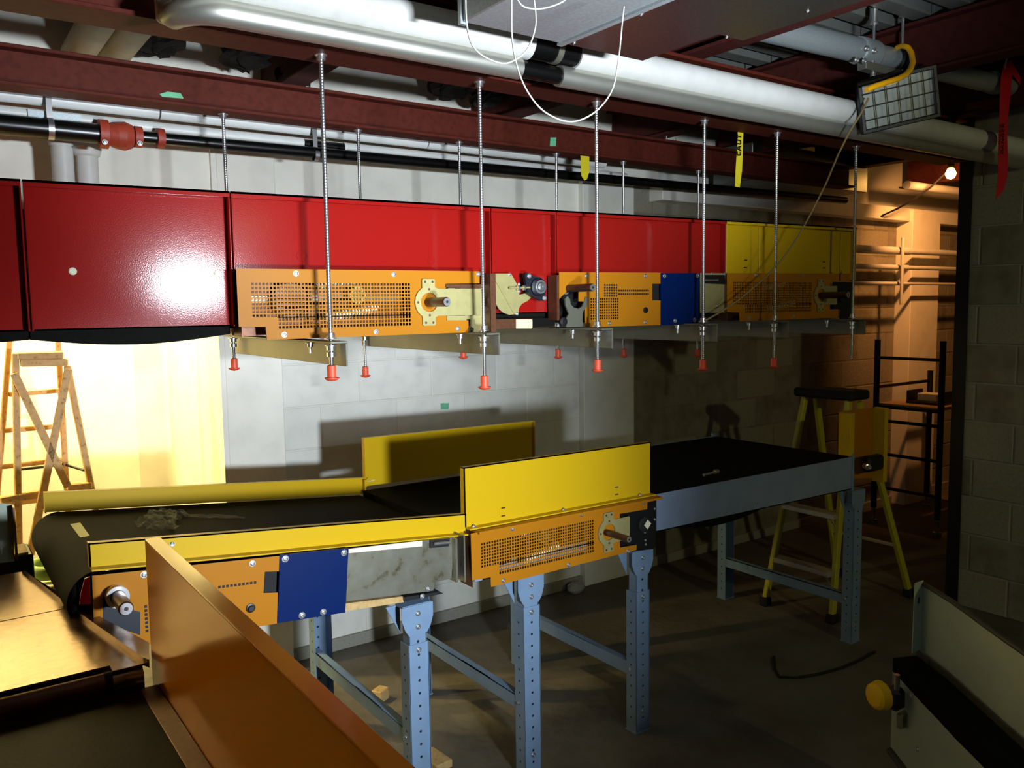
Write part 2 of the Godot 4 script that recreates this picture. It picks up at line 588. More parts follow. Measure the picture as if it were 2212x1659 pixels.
# ------------------------------------------------------------------ the room
func block_field(parent: Node, axis: int, fixed: float, a0: float, a1: float, y0: float, y1: float, face: float, names: Array, seed_: int, len := 0.4, high := 0.2, off := 0.0, joint := 0.008):
	# blocks 390 x 190 with a recessed 10 mm joint; axis 0: wall along x, facing face (+1 or -1)
	var rng := RandomNumberGenerator.new()
	rng.seed = seed_
	var rows := ceili((y1 - y0) / high)
	for j in rows:
		var yb := y0 + j * high
		var yt := minf(yb + high - joint, y1)
		if yt - yb < 0.02:
			continue
		var a := a0 - off - (len * 0.5 if j % 2 == 1 else 0.0)
		while a < a1:
			var b0 := maxf(a, a0)
			var b1 := minf(a + len - joint, a1)
			a += len
			if b1 - b0 < 0.02:
				continue
			var d := 0.012
			var key := "block%d_%.3f_%.3f" % [axis, b1 - b0, yt - yb]
			if not shared.has(key):
				var s := Shape.new()
				s.box(Vector3.ZERO, Vector3(b1 - b0, yt - yb, d) if axis == 0 else Vector3(d, yt - yb, b1 - b0), 0.004)
				shared[key] = s.st.commit()
			var proud := rng.randf_range(-0.0015, 0.0015)
			var c := Vector3((b0 + b1) * 0.5, (yb + yt) * 0.5, fixed + face * (proud - d * 0.5))
			if axis == 2:
				c = Vector3(fixed + face * (proud - d * 0.5), (yb + yt) * 0.5, (b0 + b1) * 0.5)
			piece("block", shared[key], mats[names[rng.randi() % names.size()]], parent, c)

func room():
	var s := Shape.new()
	s.span(Vector3(-3.2, -0.2, -5.0), Vector3(9.2, 0, 3.4))
	struct("floor", s, mats.concrete)
	s = Shape.new()
	s.span(Vector3(-3.2, 3.15, -5.0), Vector3(9.2, 3.3, 3.4))
	struct("ceiling", s, mats.ceiling_dark)
	s = Shape.new()
	s.span(Vector3(-3.2, 0, -5.0), Vector3(-3.0, 3.15, 3.4))
	struct("wall_left", s, mats.block_grey)
	s = Shape.new()
	s.span(Vector3(-3.0, 0, 3.2), Vector3(4.5, 3.15, 3.4))
	struct("wall_near", s, mats.block_grey)
	# back wall: open recess left of x = 1.08, white pilaster, painted block, second pilaster, bare block
	var w := struct_root("wall_back")
	s = Shape.new()
	s.span(Vector3(1.08, 0, -4.62), Vector3(9.2, 3.15, -3.7135))
	part("wall_core", s, mats.mortar_white, w)
	s = Shape.new()
	s.span(Vector3(3.51, 0, -3.7134), Vector3(9.2, 2.27, -3.7125))
	part("grey_mortar", s, mats.block_grey_dark, w)
	s = Shape.new()
	s.span(Vector3(1.08, 0, -3.716), Vector3(1.335, 2.36, -3.66), 0.004)
	part("pilaster", s, mats.white_wall, w)
	s = Shape.new()
	s.span(Vector3(3.115, 0, -3.716), Vector3(3.51, 2.36, -3.665), 0.004)
	part("pilaster", s, mats.block_white_worn, w)
	s = Shape.new()
	s.span(Vector3(6.42, 0, -3.716), Vector3(6.84, 2.36, -3.58), 0.004)
	part("pilaster", s, mats.white_wall, w)
	block_field(w, 0, -3.71, 1.335, 3.115, 0.0, 1.80, 1.0, ["block_white", "block_white", "block_white_worn"], 3, 0.4, 0.2, 0.0, 0.004)
	block_field(w, 0, -3.71, 3.51, 6.42, 0.0, 2.36, 1.0, ["block_grey", "block_grey_dark"], 5)
	block_field(w, 0, -3.71, 6.84, 8.0, 0.0, 2.36, 1.0, ["block_grey", "block_grey_dark"], 8)
	s = Shape.new()
	s.span(Vector3(-3.0, 2.365, -3.716), Vector3(3.68, 3.15, -3.63), 0.004)
	part("upper_wall", s, mats.white_wall, w)
	s = Shape.new()
	s.span(Vector3(1.335, 1.80, -3.716), Vector3(3.115, 2.365, -3.706))
	part("plaster_band", s, mats.white_wall, w)
	s = Shape.new()
	s.span(Vector3(3.68, 2.27, -3.716), Vector3(9.0, 2.37, -3.6), 0.004)
	part("ledge", s, mats.white_wall, w)
	s = Shape.new()
	s.span(Vector3(1.10, 0.0, -3.712), Vector3(9.0, 0.06, -3.69), 0.003)
	part("footing", s, mats.mortar, w)
	# header over the recess
	for k in 4:
		s = Shape.new()
		var x0 := -3.0 + k * 1.0 if k < 3 else 0.62
		var x1 := -3.0 + (k + 1) * 1.0 - 0.012 if k < 2 else (0.6 if k == 2 else 1.08)
		s.span(Vector3(x0, 1.87, -3.9), Vector3(x1, 2.363, -3.68), 0.003)
		part("header_panel", s, mats.white_wall, w)
	# the recess itself
	w = struct_root("wall_recess")
	s = Shape.new()
	s.span(Vector3(-3.0, 0, -4.8), Vector3(1.08, 2.6, -4.6))
	part("recess_back", s, mats.white_wall, w)
	s = Shape.new()
	s.span(Vector3(0.56, 0, -4.6), Vector3(0.88, 2.5, -4.5), 0.004)
	part("pilaster", s, mats.white_wall, w)
	s = Shape.new()
	s.span(Vector3(1.06, 0, -4.6), Vector3(1.081, 2.5, -3.662), 0.0)
	part("jamb_panel", s, mats.white_wall, w)
	s = Shape.new()
	s.span(Vector3(-3.0, 2.45, -4.6), Vector3(1.08, 2.6, -3.716))
	part("recess_ceiling", s, mats.white_wall, w)
	# right-hand block wall, its steel corner guard, and the passage beyond
	w = struct_root("wall_right")
	s = Shape.new()
	s.span(Vector3(4.522, 0, -2.255), Vector3(4.74, 3.15, 3.4))
	part("wall_core", s, mats.mortar, w)
	block_field(w, 2, 4.517, -2.25, -0.65, 0.0, 3.13, -1.0, ["block_grey", "block_grey", "block_grey_dark"], 11, 0.4, 0.203, 0.1)
	s = Shape.new()
	s.span(Vector3(4.505, 0, -2.262), Vector3(4.51, 3.15, -2.2))
	s.span(Vector3(4.505, 0, -2.268), Vector3(4.75, 3.15, -2.262))
	part("corner_guard", s, mats.scaffold, w)
	s = Shape.new()
	s.span(Vector3(4.74, 0, -2.25), Vector3(9.2, 3.15, -2.05))
	struct("wall_passage", s, mats.block_grey_dark)
	s = Shape.new()
	s.span(Vector3(9.0, 0, -5.0), Vector3(9.2, 3.15, -2.05))
	struct("wall_end", s, mats.block_grey_dark)

# ------------------------------------------------------------------ beams, joists and roof deck
func i_beam(called: String, label: String, a: Vector3, b: Vector3, high: float, wide: float, m: Material, group := ""):
	# a, b on the bottom centre line
	var along := (b - a).normalized()
	var side := along.cross(Vector3.UP)
	var t := thing(called, label, "steel beam", a, group)
	var turn := Basis(along, Vector3.UP, side)
	var mid := (a + b) * 0.5
	var l := a.distance_to(b)
	var s := Shape.new()
	s.box(mid + Vector3.UP * 0.006, Vector3(l, 0.012, wide), 0.002, turn)
	part("bottom_flange", s, m, t)
	s = Shape.new()
	s.box(mid + Vector3.UP * high * 0.5, Vector3(l, high - 0.024, 0.009), 0.0, turn)
	part("web", s, m, t)
	s = Shape.new()
	s.box(mid + Vector3.UP * (high - 0.006), Vector3(l, 0.012, wide), 0.002, turn)
	part("top_flange", s, m, t)
	return t

func ceiling_steel():
	i_beam("steel_beam", "red oxide steel beam over the front row of hanger rods", Vector3(-2.9, 2.333, -2.2), Vector3(4.3, 2.333, -2.2), 0.2, 0.13, mats.red_oxide)
	i_beam("steel_beam", "red oxide steel beam over the rear row of hanger rods", Vector3(-2.9, 2.345, -3.07), Vector3(4.75, 2.345, -3.07), 0.125, 0.1, mats.red_oxide)
	var k := 0
	for x in [0.12, 1.28, 2.35, 3.3, 4.2, 5.2, 6.4, 7.6]:
		i_beam("roof_joist", "dark red roof joist lying across both oxide beams", Vector3(x, 2.535, -3.62), Vector3(x, 2.535, 0.6 if x < 4.3 else -2.3), 0.2, 0.1, mats.dark_oxide, "roof joists")
		k += 1
	# ribbed roof deck, one sheet between each pair of joists
	var xs := [-1.2, 0.12, 1.28, 2.35, 3.3, 4.2, 5.2, 6.4, 7.6]
	for i in xs.size() - 1:
		var s := Shape.new()
		var z := -3.6
		while z < (0.3 if xs[i] < 4.0 else -2.4):
			s.box(Vector3((xs[i] + xs[i + 1]) * 0.5, 2.80, z + 0.05), Vector3(xs[i + 1] - xs[i] - 0.01, 0.004, 0.085))
			s.box(Vector3((xs[i] + xs[i + 1]) * 0.5, 2.755, z + 0.125), Vector3(xs[i + 1] - xs[i] - 0.01, 0.004, 0.07))
			s.box(Vector3((xs[i] + xs[i + 1]) * 0.5, 2.778, z + 0.09), Vector3(xs[i + 1] - xs[i] - 0.01, 0.048, 0.004))
			s.box(Vector3((xs[i] + xs[i + 1]) * 0.5, 2.778, z + 0.16), Vector3(xs[i + 1] - xs[i] - 0.01, 0.048, 0.004))
			z += 0.15
		solo("roof_deck", s, mats.deck_sheet, "ribbed grey metal roof deck sheet between two dark joists", "roof deck", "roof deck sheets")
	# torn fireproofing round the joist ends
	var rng := RandomNumberGenerator.new()
	rng.seed = 5
	for e in [[335, 92, -3.3, 0.05], [535, 122, -3.35, 0.055], [640, 165, -3.4, 0.045], [975, 185, -3.35, 0.06], [1050, 215, -3.35, 0.04], [1400, 280, -3.4, 0.04]]:
		var c := on_z(e[0], e[1], e[2])
		var s := Shape.new()
		lump(s, c, Vector3(e[3] * 1.6, e[3] * 0.8, e[3] * 2.0), rng)
		solo("fireproofing_clump", s, mats.fireproofing, "ragged dark clump of sprayed fireproofing on a joist", "fireproofing", "fireproofing clumps")

func lump(s: Shape, c: Vector3, r: Vector3, rng: RandomNumberGenerator, rough := 0.35, n := 9):
	var pts := []
	for i in n + 1:
		var row := []
		var a := PI * i / n
		for j in n * 2:
			var b := TAU * j / (n * 2)
			var k := 1.0 + rng.randf_range(-rough, rough)
			row.append(c + Vector3(sin(a) * cos(b), cos(a), sin(a) * sin(b)) * r * k)
		pts.append(row)
	for j in n * 2:
		pts[0][j] = pts[0][0]
		pts[n][j] = pts[n][0]
	for i in n:
		for j in n * 2:
			var k: int = (j + 1) % (n * 2)
			var out: Vector3 = pts[i][j] + pts[i + 1][k] - c * 2.0
			s.quad(pts[i][j], pts[i][k], pts[i + 1][k], pts[i + 1][j], out)

# ------------------------------------------------------------------ pipes, ducts, conduit
func services():
	# two jacketed pipes in front of the first beam
	var y := 2.385
	var t := thing("insulated_pipe", "thick white jacketed pipe running below the sheet metal duct", "pipe", Vector3(1, y, -1.95))
	var s := Shape.new()
	var xb: float = on_z(1140, 110, -1.95).x
	var xc: float = on_z(1240, 130, -1.95).x
	s.rod(Vector3(-1.5, y, -1.95), Vector3(xb, y, -1.95), 0.043, 28)
	part("jacket", s, mats.jacket, t)
	s = Shape.new()
	s.rod(Vector3(xb, y, -1.95), Vector3(xc, y, -1.95), 0.037, 28)
	part("bare_pipe", s, mats.black_pipe, t)
	s = Shape.new()
	s.ring(Vector3((xb + xc) * 0.5, y, -1.95), Vector3.RIGHT, 0.036, 0.04, 0.02)
	part("hanger_band", s, mats.bare_steel, t)
	s = Shape.new()
	s.rod(Vector3(xc, y, -1.95), Vector3(4.5, y, -1.95), 0.043, 28)
	part("jacket", s, mats.jacket, t)
	y = 2.317
	t = thing("insulated_pipe", "thinner grey jacketed pipe with an elbow under the thick one", "pipe", Vector3(1, y, -1.96))
	var xd: float = on_z(1205, 150, -1.96).x
	xb = on_z(1120, 130, -1.96).x
	s = Shape.new()
	var bend := []
	var xe: float = on_z(392, 30, -1.96).x
	for k in 9:
		var a := PI * 0.5 * k / 8.0
		bend.append(Vector3(xe + 0.1 - 0.1 * sin(a), y, -2.06 + 0.1 * cos(a)))
	bend.reverse()
	bend.push_front(Vector3(xe, y + 0.12, -2.075))
	bend.append(Vector3(xb, y, -1.96))
	s.tube(bend, 0.03, 20)
	part("jacket", s, mats.metal_jacket, t)
	s = Shape.new()
	s.rod(Vector3(xb, y, -1.96), Vector3(xd, y, -1.96), 0.024, 20)
	part("bare_pipe", s, mats.black_pipe, t)
	s = Shape.new()
	s.rod(Vector3(xd, y, -1.96), Vector3(4.5, y, -1.96), 0.03, 20)
	part("jacket", s, mats.metal_jacket, t)
	# two jacketed pipes by the back wall
	for e in [[2.378, -3.3, 0.027, "upper white jacketed pipe along the back wall", 2.95], [2.318, -3.3, 0.022, "lower white jacketed pipe along the back wall", 3.1]]:
		t = thing("wall_pipe", e[3], "pipe", Vector3(0.5, e[0], e[1]))
		var joints := [-2.0, 0.78, 1.9, e[4]]
		if e[2] < 0.025:
			joints = [-2.0, 1.33, 1.5, e[4]]
		for k in joints.size() - 1:
			s = Shape.new()
			var bare: bool = e[2] < 0.025 and k == 1
			s.rod(Vector3(joints[k], e[0], e[1]), Vector3(joints[k + 1] - (0.0 if bare else 0.006), e[0], e[1]), e[2] - (0.004 if bare else 0.0), 20)
			part("bare_pipe" if bare else "jacket", s, mats.black_pipe if bare else mats.jacket, t)
	# black sprinkler main
	y = 2.268
	var z := -3.25
	t = thing("sprinkler_pipe", "glossy black sprinkler pipe with rust red couplings on the back wall", "pipe", Vector3(0.5, y, z))
	var xr: float = on_z(212, 288, z).x
	var xs: float = on_z(300, 298, z).x
	s = Shape.new()
	s.rod(Vector3(-2.0, y, z), Vector3(xr + 0.02, y, z), 0.034, 24)
	part("main_pipe", s, mats.black_pipe, t)
	s = Shape.new()
	s.rod(Vector3(xs - 0.02, y + 0.003, z), Vector3(5.0, y + 0.04, z), 0.022, 20)
	part("branch_pipe", s, mats.black_pipe, t)
	s = Shape.new()
	s.lathe(Vector3(xr, y, z), Vector3.RIGHT, [[0.034, 0], [0.05, 0.001], [0.05, 0.03], [0.038, 0.034], [0.046, 0.06], [0.05, 0.085], [0.04, 0.11], [0.028, 0.115]], 20)
	var rd := part("reducer", s, mats.brick_iron, t)
	s = Shape.new()
	s.lathe(Vector3(xr + 0.115, y + 0.002, z), Vector3.RIGHT, [[0.026, 0], [0.037, 0.001], [0.037, 0.026], [0.026, 0.027]], 20)
	part("collar", s, mats.brick_iron, rd)
	for q in [[xr + 0.012, 0.058], [xr + 0.128, 0.042]]:
		bolt(rd, Vector3(q[0], y - q[1] * 0.6, z + q[1] * 0.75), Vector3(0, 0, 1), 0.006)
	var xk: float = on_z(345, 300, z).x
	s = Shape.new()
	s.lathe(Vector3(xk - 0.012, y + 0.004, z), Vector3.RIGHT, [[0.024, 0], [0.036, 0.001], [0.036, 0.026], [0.024, 0.027]], 20)
	part("coupling", s, mats.brick_iron, t)
	for u in [104, 676]:
		var xh: float = on_z(u, 300, z).x
		s = Shape.new()
		s.ring(Vector3(xh, y, z), Vector3.RIGHT, 0.024, 0.037 if u < 300 else 0.025, 0.018)
		s.box(Vector3(xh + 0.009, y + 0.1, z), Vector3(0.018, 0.14, 0.003))
		part("hanger_strap", s, mats.zinc, t)
	s = Shape.new()
	s.span(Vector3(on_z(60, 240, -3.27).x, 2.29, -3.275), Vector3(on_z(175, 250, -3.27).x, 2.33, -3.27))
	part("support_channel", s, mats.galvanised, t)
	# white drops at the left
	for e in [[135, "straight white pipe dropping behind the red conveyor"], [188, "white pipe with a bulging elbow beside the straight drop"]]:
		var x: float = on_z(e[0], 345, -3.5).x
		t = thing("drop_pipe", e[1], "pipe", Vector3(x, 1.2, -3.5))
		s = Shape.new()
		s.rod(Vector3(x, 2.0, -3.5), Vector3(x, 2.26, -3.5), 0.037, 22)
		part("pipe", s, mats.jacket, t)
		s = Shape.new()
		if e[0] == 188:
			s.lathe(Vector3(x, 2.22, -3.5), Vector3.UP, [[0.03, 0], [0.045, 0.012], [0.052, 0.035], [0.045, 0.06], [0.02, 0.078], [0, 0.08]], 20, false)
		else:
			s.lathe(Vector3(x, 2.255, -3.5), Vector3.UP, [[0.043, 0], [0.043, 0.03], [0.0, 0.03]], 20, false)
		part("fitting", s, mats.jacket, t)
	# cream pair crossing overhead
	for e in [[180, "cream painted pipe crossing above the rear beam"], [262, "second cream pipe close beside the first one"]]:
		var c := on_y(e[0], 95, 2.62)
		t = thing("cross_pipe", e[1], "pipe", c)
		s = Shape.new()
		s.rod(Vector3(c.x, 2.62, -3.6), Vector3(c.x, 2.62, -1.2), 0.055, 24)
		part("pipe", s, mats.cream_pipe, t)
	# sheet metal duct
	var d0 := on_z(1000, 48, -1.7)
	var yb := d0.y
	t = thing("sheet_metal_duct", "pale galvanised duct box hanging over the thick pipe", "duct", Vector3(d0.x, yb, -1.6))
	var x1: float = on_z(1212, 88, -1.7).x
	s = Shape.new()
	s.span(Vector3(d0.x, yb, -1.7), Vector3(x1, yb + 0.35, -0.9), 0.003)
	part("duct_body", s, mats.duct_new, t)
	s = Shape.new()
	s.span(Vector3(d0.x - 0.006, yb - 0.004, -1.712), Vector3(d0.x + 0.012, yb + 0.35, -1.7))
	s.span(Vector3(x1 - 0.01, yb - 0.006, -1.704), Vector3(x1 + 0.006, yb, -0.9))
	part("seam", s, mats.duct_new, t)
	var x2: float = on_z(1388, 134, -1.7).x
	t = thing("sheet_metal_duct", "dark brownish sheet metal duct joined to the pale one", "duct", Vector3(x1, yb, -1.6))
	s = Shape.new()
	s.span(Vector3(x1 + 0.007, yb, -1.7), Vector3(x2, yb + 0.35, -0.75), 0.003)
	part("duct_body", s, mats.duct_sheet, t)
	for q in [[1385, 30], [1352, 32], [1240, 92]]:
		bolt(t, on_y(q[0], q[1], yb), Vector3.DOWN, 0.004)
	var e0 := on_y(1558, 86, yb + 0.0)
	t = thing("sheet_metal_duct", "wide dark sheet metal duct end with a sharp lower corner", "duct", Vector3(x2, yb + 0.02, -1.3))
	s = Shape.new()
	s.span(Vector3(x2 + 0.01, yb + 0.02, e0.z - 0.02), Vector3(on_y(1600, 80, yb + 0.02).x + 0.03, yb + 0.3, -0.6), 0.002)
	part("duct_body", s, mats.duct_sheet, t)
	for q in [[1745, 24], [1570, 80]]:
		bolt(t, on_y(q[0], q[1], yb + 0.02), Vector3.DOWN, 0.003)
	# galvanised conduit at the right
	y = 2.6
	z = -1.9
	t = thing("conduit", "grey galvanised conduit pipe below the ceiling", "conduit", Vector3(3.0, y, z))
	s = Shape.new()
	s.rod(Vector3(1.85, y - 0.03, z), Vector3(on_z(1855, 110, z).x, y, z), 0.045, 24)
	part("pipe", s, mats.galvanised, t)
	s = Shape.new()
	s.rod(Vector3(on_z(1885, 115, z).x, y, z), Vector3(4.5, y + 0.035, z), 0.042, 24)
	part("pipe", s, mats.galvanised, t)
	s = Shape.new()
	s.lathe(Vector3(on_z(1855, 110, z).x - 0.01, y, z), Vector3.RIGHT, [[0.05, 0], [0.052, 0.01], [0.052, 0.1], [0.05, 0.11]], 24)
	var cp := part("coupling", s, mats.galvanised, t)
	for q in [[1850, 130], [1866, 132], [1872, 105], [1888, 110]]:
		bolt(cp, on_z(q[0], q[1], z + 0.05), Vector3(0, -0.5, 1), 0.008)
	s = Shape.new()
	s.ring(Vector3(on_z(1928, 115, z).x, y + 0.002, z), Vector3.RIGHT, 0.042, 0.056, 0.035)
	part("clamp_ring", s, mats.black_steel, t)
	s = Shape.new()
	s.lathe(Vector3(on_z(2140, 172, z).x, y + 0.028, z), Vector3.RIGHT, [[0.045, 0], [0.05, 0.01], [0.05, 0.05], [0.045, 0.06]], 24)
	part("end_fitting", s, mats.galvanised, t)
	# strut hanger under it
	var ha := on_z(1885, 148, -1.87)
	t = thing("strut_hanger", "short slotted strut on two thin rods holding the conduit", "hanger", ha)
	s = Shape.new()
	s.box(ha + Vector3(0.06, 0.0, 0.0), Vector3(0.27, 0.03, 0.04), 0.003)
	part("strut", s, mats.angle_steel, t)
	for q in [[1886, 30], [1948, 12]]:
		var p := on_z(q[0], 140, -1.87)
		s = Shape.new()
		s.rod(Vector3(p.x, ha.y - 0.03, -1.87), Vector3(p.x, 2.9, -1.87), 0.006, 10)
		part("rod", s, mats.rod_steel, t)
		s = Shape.new()
		s.lathe(Vector3(p.x, on_z(q[0], q[1] + 25, -1.87).y, -1.87), Vector3.UP, [[0.016, 0], [0.016, 0.01], [0.012, 0.012], [0.012, 0.06]], 10)
		part("anchor", s, mats.zinc, t)
		s = Shape.new()
		s.lathe(Vector3(p.x, ha.y - 0.03, -1.87), Vector3.UP, [[0.011, 0], [0.011, 0.014]], 6)
		part("nut", s, mats.zinc, t)
	# perforated tray beyond
	for e in [[-2.6, 2.62, "perforated dark cable tray in the passage ceiling"]]:
		t = thing("cable_tray", e[2], "cable tray", Vector3(3.4, e[1], e[0]))
		s = Shape.new()
		for k in 14:
			s.box(Vector3(3.0 + k * 0.13, e[1], e[0]), Vector3(0.05, 0.004, 0.12))
		part("tray_rungs", s, mats.galvanised, t)
		for q in [-0.065, 0.065]:
			s = Shape.new()
			s.span(Vector3(2.9, e[1] - 0.01, e[0] + q - 0.003), Vector3(4.85, e[1] + 0.05, e[0] + q + 0.003))
			part("side_rail", s, mats.black_steel, t)
	# pipes on the far wall
	var n := 0
	for e in [[537, 0.024, "thick insulated pipe along the far block wall"], [575, 0.016, "middle insulated pipe along the far block wall"], [612, 0.011, "thin lower pipe along the far block wall"]]:
		var c := on_z(1840, e[0], -3.5)
		t = thing("far_pipe", e[2], "pipe", Vector3(5.4, c.y, -3.5))
		s = Shape.new()
		var xm: float = on_z(1962, 540, -3.5).x
		s.rod(Vector3(4.6, c.y, -3.5), Vector3(xm, c.y, -3.5), e[1] * 1.25, 18)
		part("thick_run", s, mats.jacket, t)
		s = Shape.new()
		s.rod(Vector3(xm, c.y, -3.5), Vector3(8.9, c.y, -3.5), e[1], 18)
		part("thin_run", s, mats.jacket, t)
		n += 1
	var cv := on_z(1952, 560, -3.44)
	s = Shape.new()
	s.rod(Vector3(cv.x, 1.62, -3.45), Vector3(cv.x, 2.12, -3.45), 0.012, 12)
	solo("riser_pipe", s, mats.jacket, "short upright pipe crossing the far wall pipes", "pipe")
	s = Shape.new()
	var fp := on_z(1990, 404, -3.35)
	s.rod(Vector3(fp.x - 0.2, fp.y, -3.35), Vector3(8.9, fp.y + 0.02, -3.35), 0.03, 18)
	solo("passage_pipe", s, mats.jacket, "pale pipe under the glowing lamp in the passage", "pipe")
	# dark box ducts at the far ceiling
	s = Shape.new()
	s.span(Vector3(4.1, 2.38, -3.58), Vector3(5.3, 2.6, -3.28), 0.004)
	solo("ceiling_box", s, mats.duct_sheet, "dark boxed duct tucked above the far pipes", "duct")
	s = Shape.new()
	s.span(Vector3(4.9, 2.66, -3.0), Vector3(6.6, 2.72, -2.55), 0.004)
	solo("ceiling_panel", s, mats.dark_oxide, "dark flat panel above the passage opening", "panel")

# ------------------------------------------------------------------ overhead red conveyor
const ZP := -2.33
func rail_top(x: float) -> float:
	return 1.965 + 0.009 * (x - 0.2)
func side_sheet(t: Node, called: String, x0: float, x1: float, y0: float, m: Material, z: float, dirn: float):
	# pressed side sheet: flat face, rolled top lip, end flanges and bottom lip, all turned out towards dirn
	var s := Shape.new()
	s.plate([Vector3(x0, y0, z), Vector3(x1, y0, z), Vector3(x1, rail_top(x1), z), Vector3(x0, rail_top(x0), z)], Vector3(0, 0, -0.003 * dirn))
	var o := part(called, s, m, t)
	s = Shape.new()
	var e := 0.028 * dirn
	var a := Vector3(x0, rail_top(x0), z)
	var b := Vector3(x1, rail_top(x1), z)
	s.plate([a, b, b - Vector3(0, 0.006, 0), a - Vector3(0, 0.006, 0)], Vector3(0, 0, e))
	s.plate([a + Vector3(0, 0, e), b + Vector3(0, 0, e), b + Vector3(0, -0.016, e), a + Vector3(0, -0.016, e)], Vector3(0, 0, -0.004 * dirn))
	part("top_lip", s, m, o)
	for k in 2:
		var x: float = x0 if k == 0 else x1
		s = Shape.new()
		var xi: float = x + (0.004 if k == 0 else -0.004)
		s.span(Vector3(minf(x, xi), y0, minf(z, z + e)), Vector3(maxf(x, xi), rail_top(x) - 0.004, maxf(z, z + e)), 0.001)
		part("end_flange", s, m, o)
	s = Shape.new()
	s.span(Vector3(x0, y0, minf(z, z - e)), Vector3(x1, y0 + 0.004, maxf(z, z - e)))
	part("bottom_lip", s, m, o)
	return o
func bed(t: Node, x0: float, x1: float, y0: float, y1: float, z0: float, z1: float, m: Material):
	# slider bed with the belt over it and the return run below
	var s := Shape.new()
	s.span(Vector3(x0, (y0 + y1) * 0.5 - 0.02, z1 + 0.008), Vector3(x1, (y0 + y1) * 0.5, z0 - 0.008))
	part("slider_bed", s, mats.bare_steel, t)
	s = Shape.new()
	s.span(Vector3(x0, y1 - 0.004, z1 + 0.02), Vector3(x1, y1, z0 - 0.02), 0.001)
	part("belt", s, mats.belt, t)
	s = Shape.new()
	var n := 10
	for k in n:
		var a := float(k) / n
		var b := float(k + 1) / n
		var ya := y0 - 0.02 * sin(PI * a)
		var yb := y0 - 0.02 * sin(PI * b)
		var xa: float = lerpf(x0, x1, a)
		var xb: float = lerpf(x0, x1, b)
		s.plate([Vector3(xa, ya, z0 - 0.02), Vector3(xb, yb, z0 - 0.02), Vector3(xb, yb + 0.045, z0 - 0.02), Vector3(xa, ya + 0.045, z0 - 0.02)], Vector3(0, 0, z1 - z0 + 0.04))
	part("return_belt", s, mats.belt, t)
	var _m := m

func cover(t: Node, pts: Array, z: float, rects: Array, m: Material, rise := 0.0, pitch := 0.0103) -> MeshInstance3D:
	# punched guard: sheet with the punched field let in; rects [u0, v0, u1, v1] in picture places on the plane z
	var fields := []
	for q in rects:
		var a := on_z(q[0], q[1], z)
		var b := on_z(q[2], q[3], z)
		fields.append([minf(a.x, b.x), maxf(a.x, b.x), minf(a.y, b.y), maxf(a.y, b.y)])
	var hole := []
	if fields.size():
		var f: Array = fields[0]
		if fields.size() == 1:
			for c in [[f[0], f[2]], [f[1], f[2]], [f[1], f[3]], [f[0], f[3]]]:
				hole.append(Vector3(c[0], c[1] + rise * (c[0] - f[0]), z))
		else:
			# second field hangs under the first, sharing its right edge
			var g: Array = fields[1]
			for c in [[f[0], f[2]], [g[0], f[2]], [g[0], g[2]], [f[1], g[2]], [f[1], f[3]], [f[0], f[3]]]:
				hole.append(Vector3(c[0], c[1] + rise * (c[0] - f[0]), z))
	var s := Shape.new()
	s.plate(pts, Vector3(0, 0, -0.0025), hole)
	var o := part("guard_cover", s, m, t)
	if fields.size():
		s = Shape.new()
		var f: Array = fields[0]
		s.mesh_bars(f[0], f[1], f[2], f[3], z - 0.0013, pitch, 0.0034, rise)
		if fields.size() > 1:
			var g: Array = fields[1]
			s.mesh_bars(g[0], f[1], g[2], f[2], z - 0.0013, pitch, 0.0034, rise)
		part("punched_field", s, m, o)
	return o

func spring(t: Node, a: Vector3, b: Vector3, r: float, turns: int):
	var s := Shape.new()
	var w := (b - a).normalized()
	var u := w.cross(Vector3.UP).normalized()
	var v := w.cross(u)
	var pts := []
	var n := turns * 8
	for i in n + 1:
		var k := TAU * i / 8.0
		pts.append(a.lerp(b, float(i) / n) + (u * cos(k) + v * sin(k)) * r)
	s.tube(pts, r * 0.32, 5)
	part("spring", s, mats.spring_zinc, t)
	s = Shape.new()
	s.rod(a, b, r * 0.6, 10)
	part("spring_rod", s, mats.spring_zinc, t)

func bearing_plate(t: Node, c: Vector3, k: float, reach: float):
	# zinc plate: ears above and below, ring round the shaft, arm to the right; k scales metres
	var pts := []
	for p in [[-0.021, 0.072], [0.018, 0.072], [0.021, 0.069], [0.021, 0.046], [0.032, 0.042], [reach, 0.042], [reach, -0.042], [0.032, -0.042], [0.021, -0.046], [0.021, -0.069], [0.018, -0.072], [-0.021, -0.072], [-0.024, -0.069], [-0.024, -0.044]]:
		pts.append(c + Vector3(p[0], p[1], 0) * k)
	for i in 7:
		var a := deg_to_rad(240.0 - 20.0 * i)
		pts.append(c + Vector3(cos(a), sin(a), 0) * 0.05 * k)
	pts.append(c + Vector3(-0.024, 0.044, 0) * k)
	pts.append(c + Vector3(-0.024, 0.069, 0) * k)
	var hole := []
	for i in 18:
		var a := TAU * i / 18.0
		hole.append(c + Vector3(cos(a), sin(a), 0) * 0.03 * k)
	var s := Shape.new()
	s.plate(pts, Vector3(0, 0, 0.005), hole)
	var o := part("bearing_plate", s, mats.olive_zinc, t)
	for p in [[-0.014, 0.063], [0.012, 0.063], [-0.014, -0.063], [0.012, -0.063], [0, 0.04], [0, -0.04], [-0.04, 0]]:
		s = Shape.new()
		s.lathe(c + Vector3(p[0], p[1], 0) * k + Vector3(0, 0, 0.0045), Vector3(0, 0, 1), [[0.004, 0], [0.004, 0.001], [0.0025, 0.0012], [0.0, 0.0012]], 10)
		part("screw_hole", s, mats.brown_steel, o)
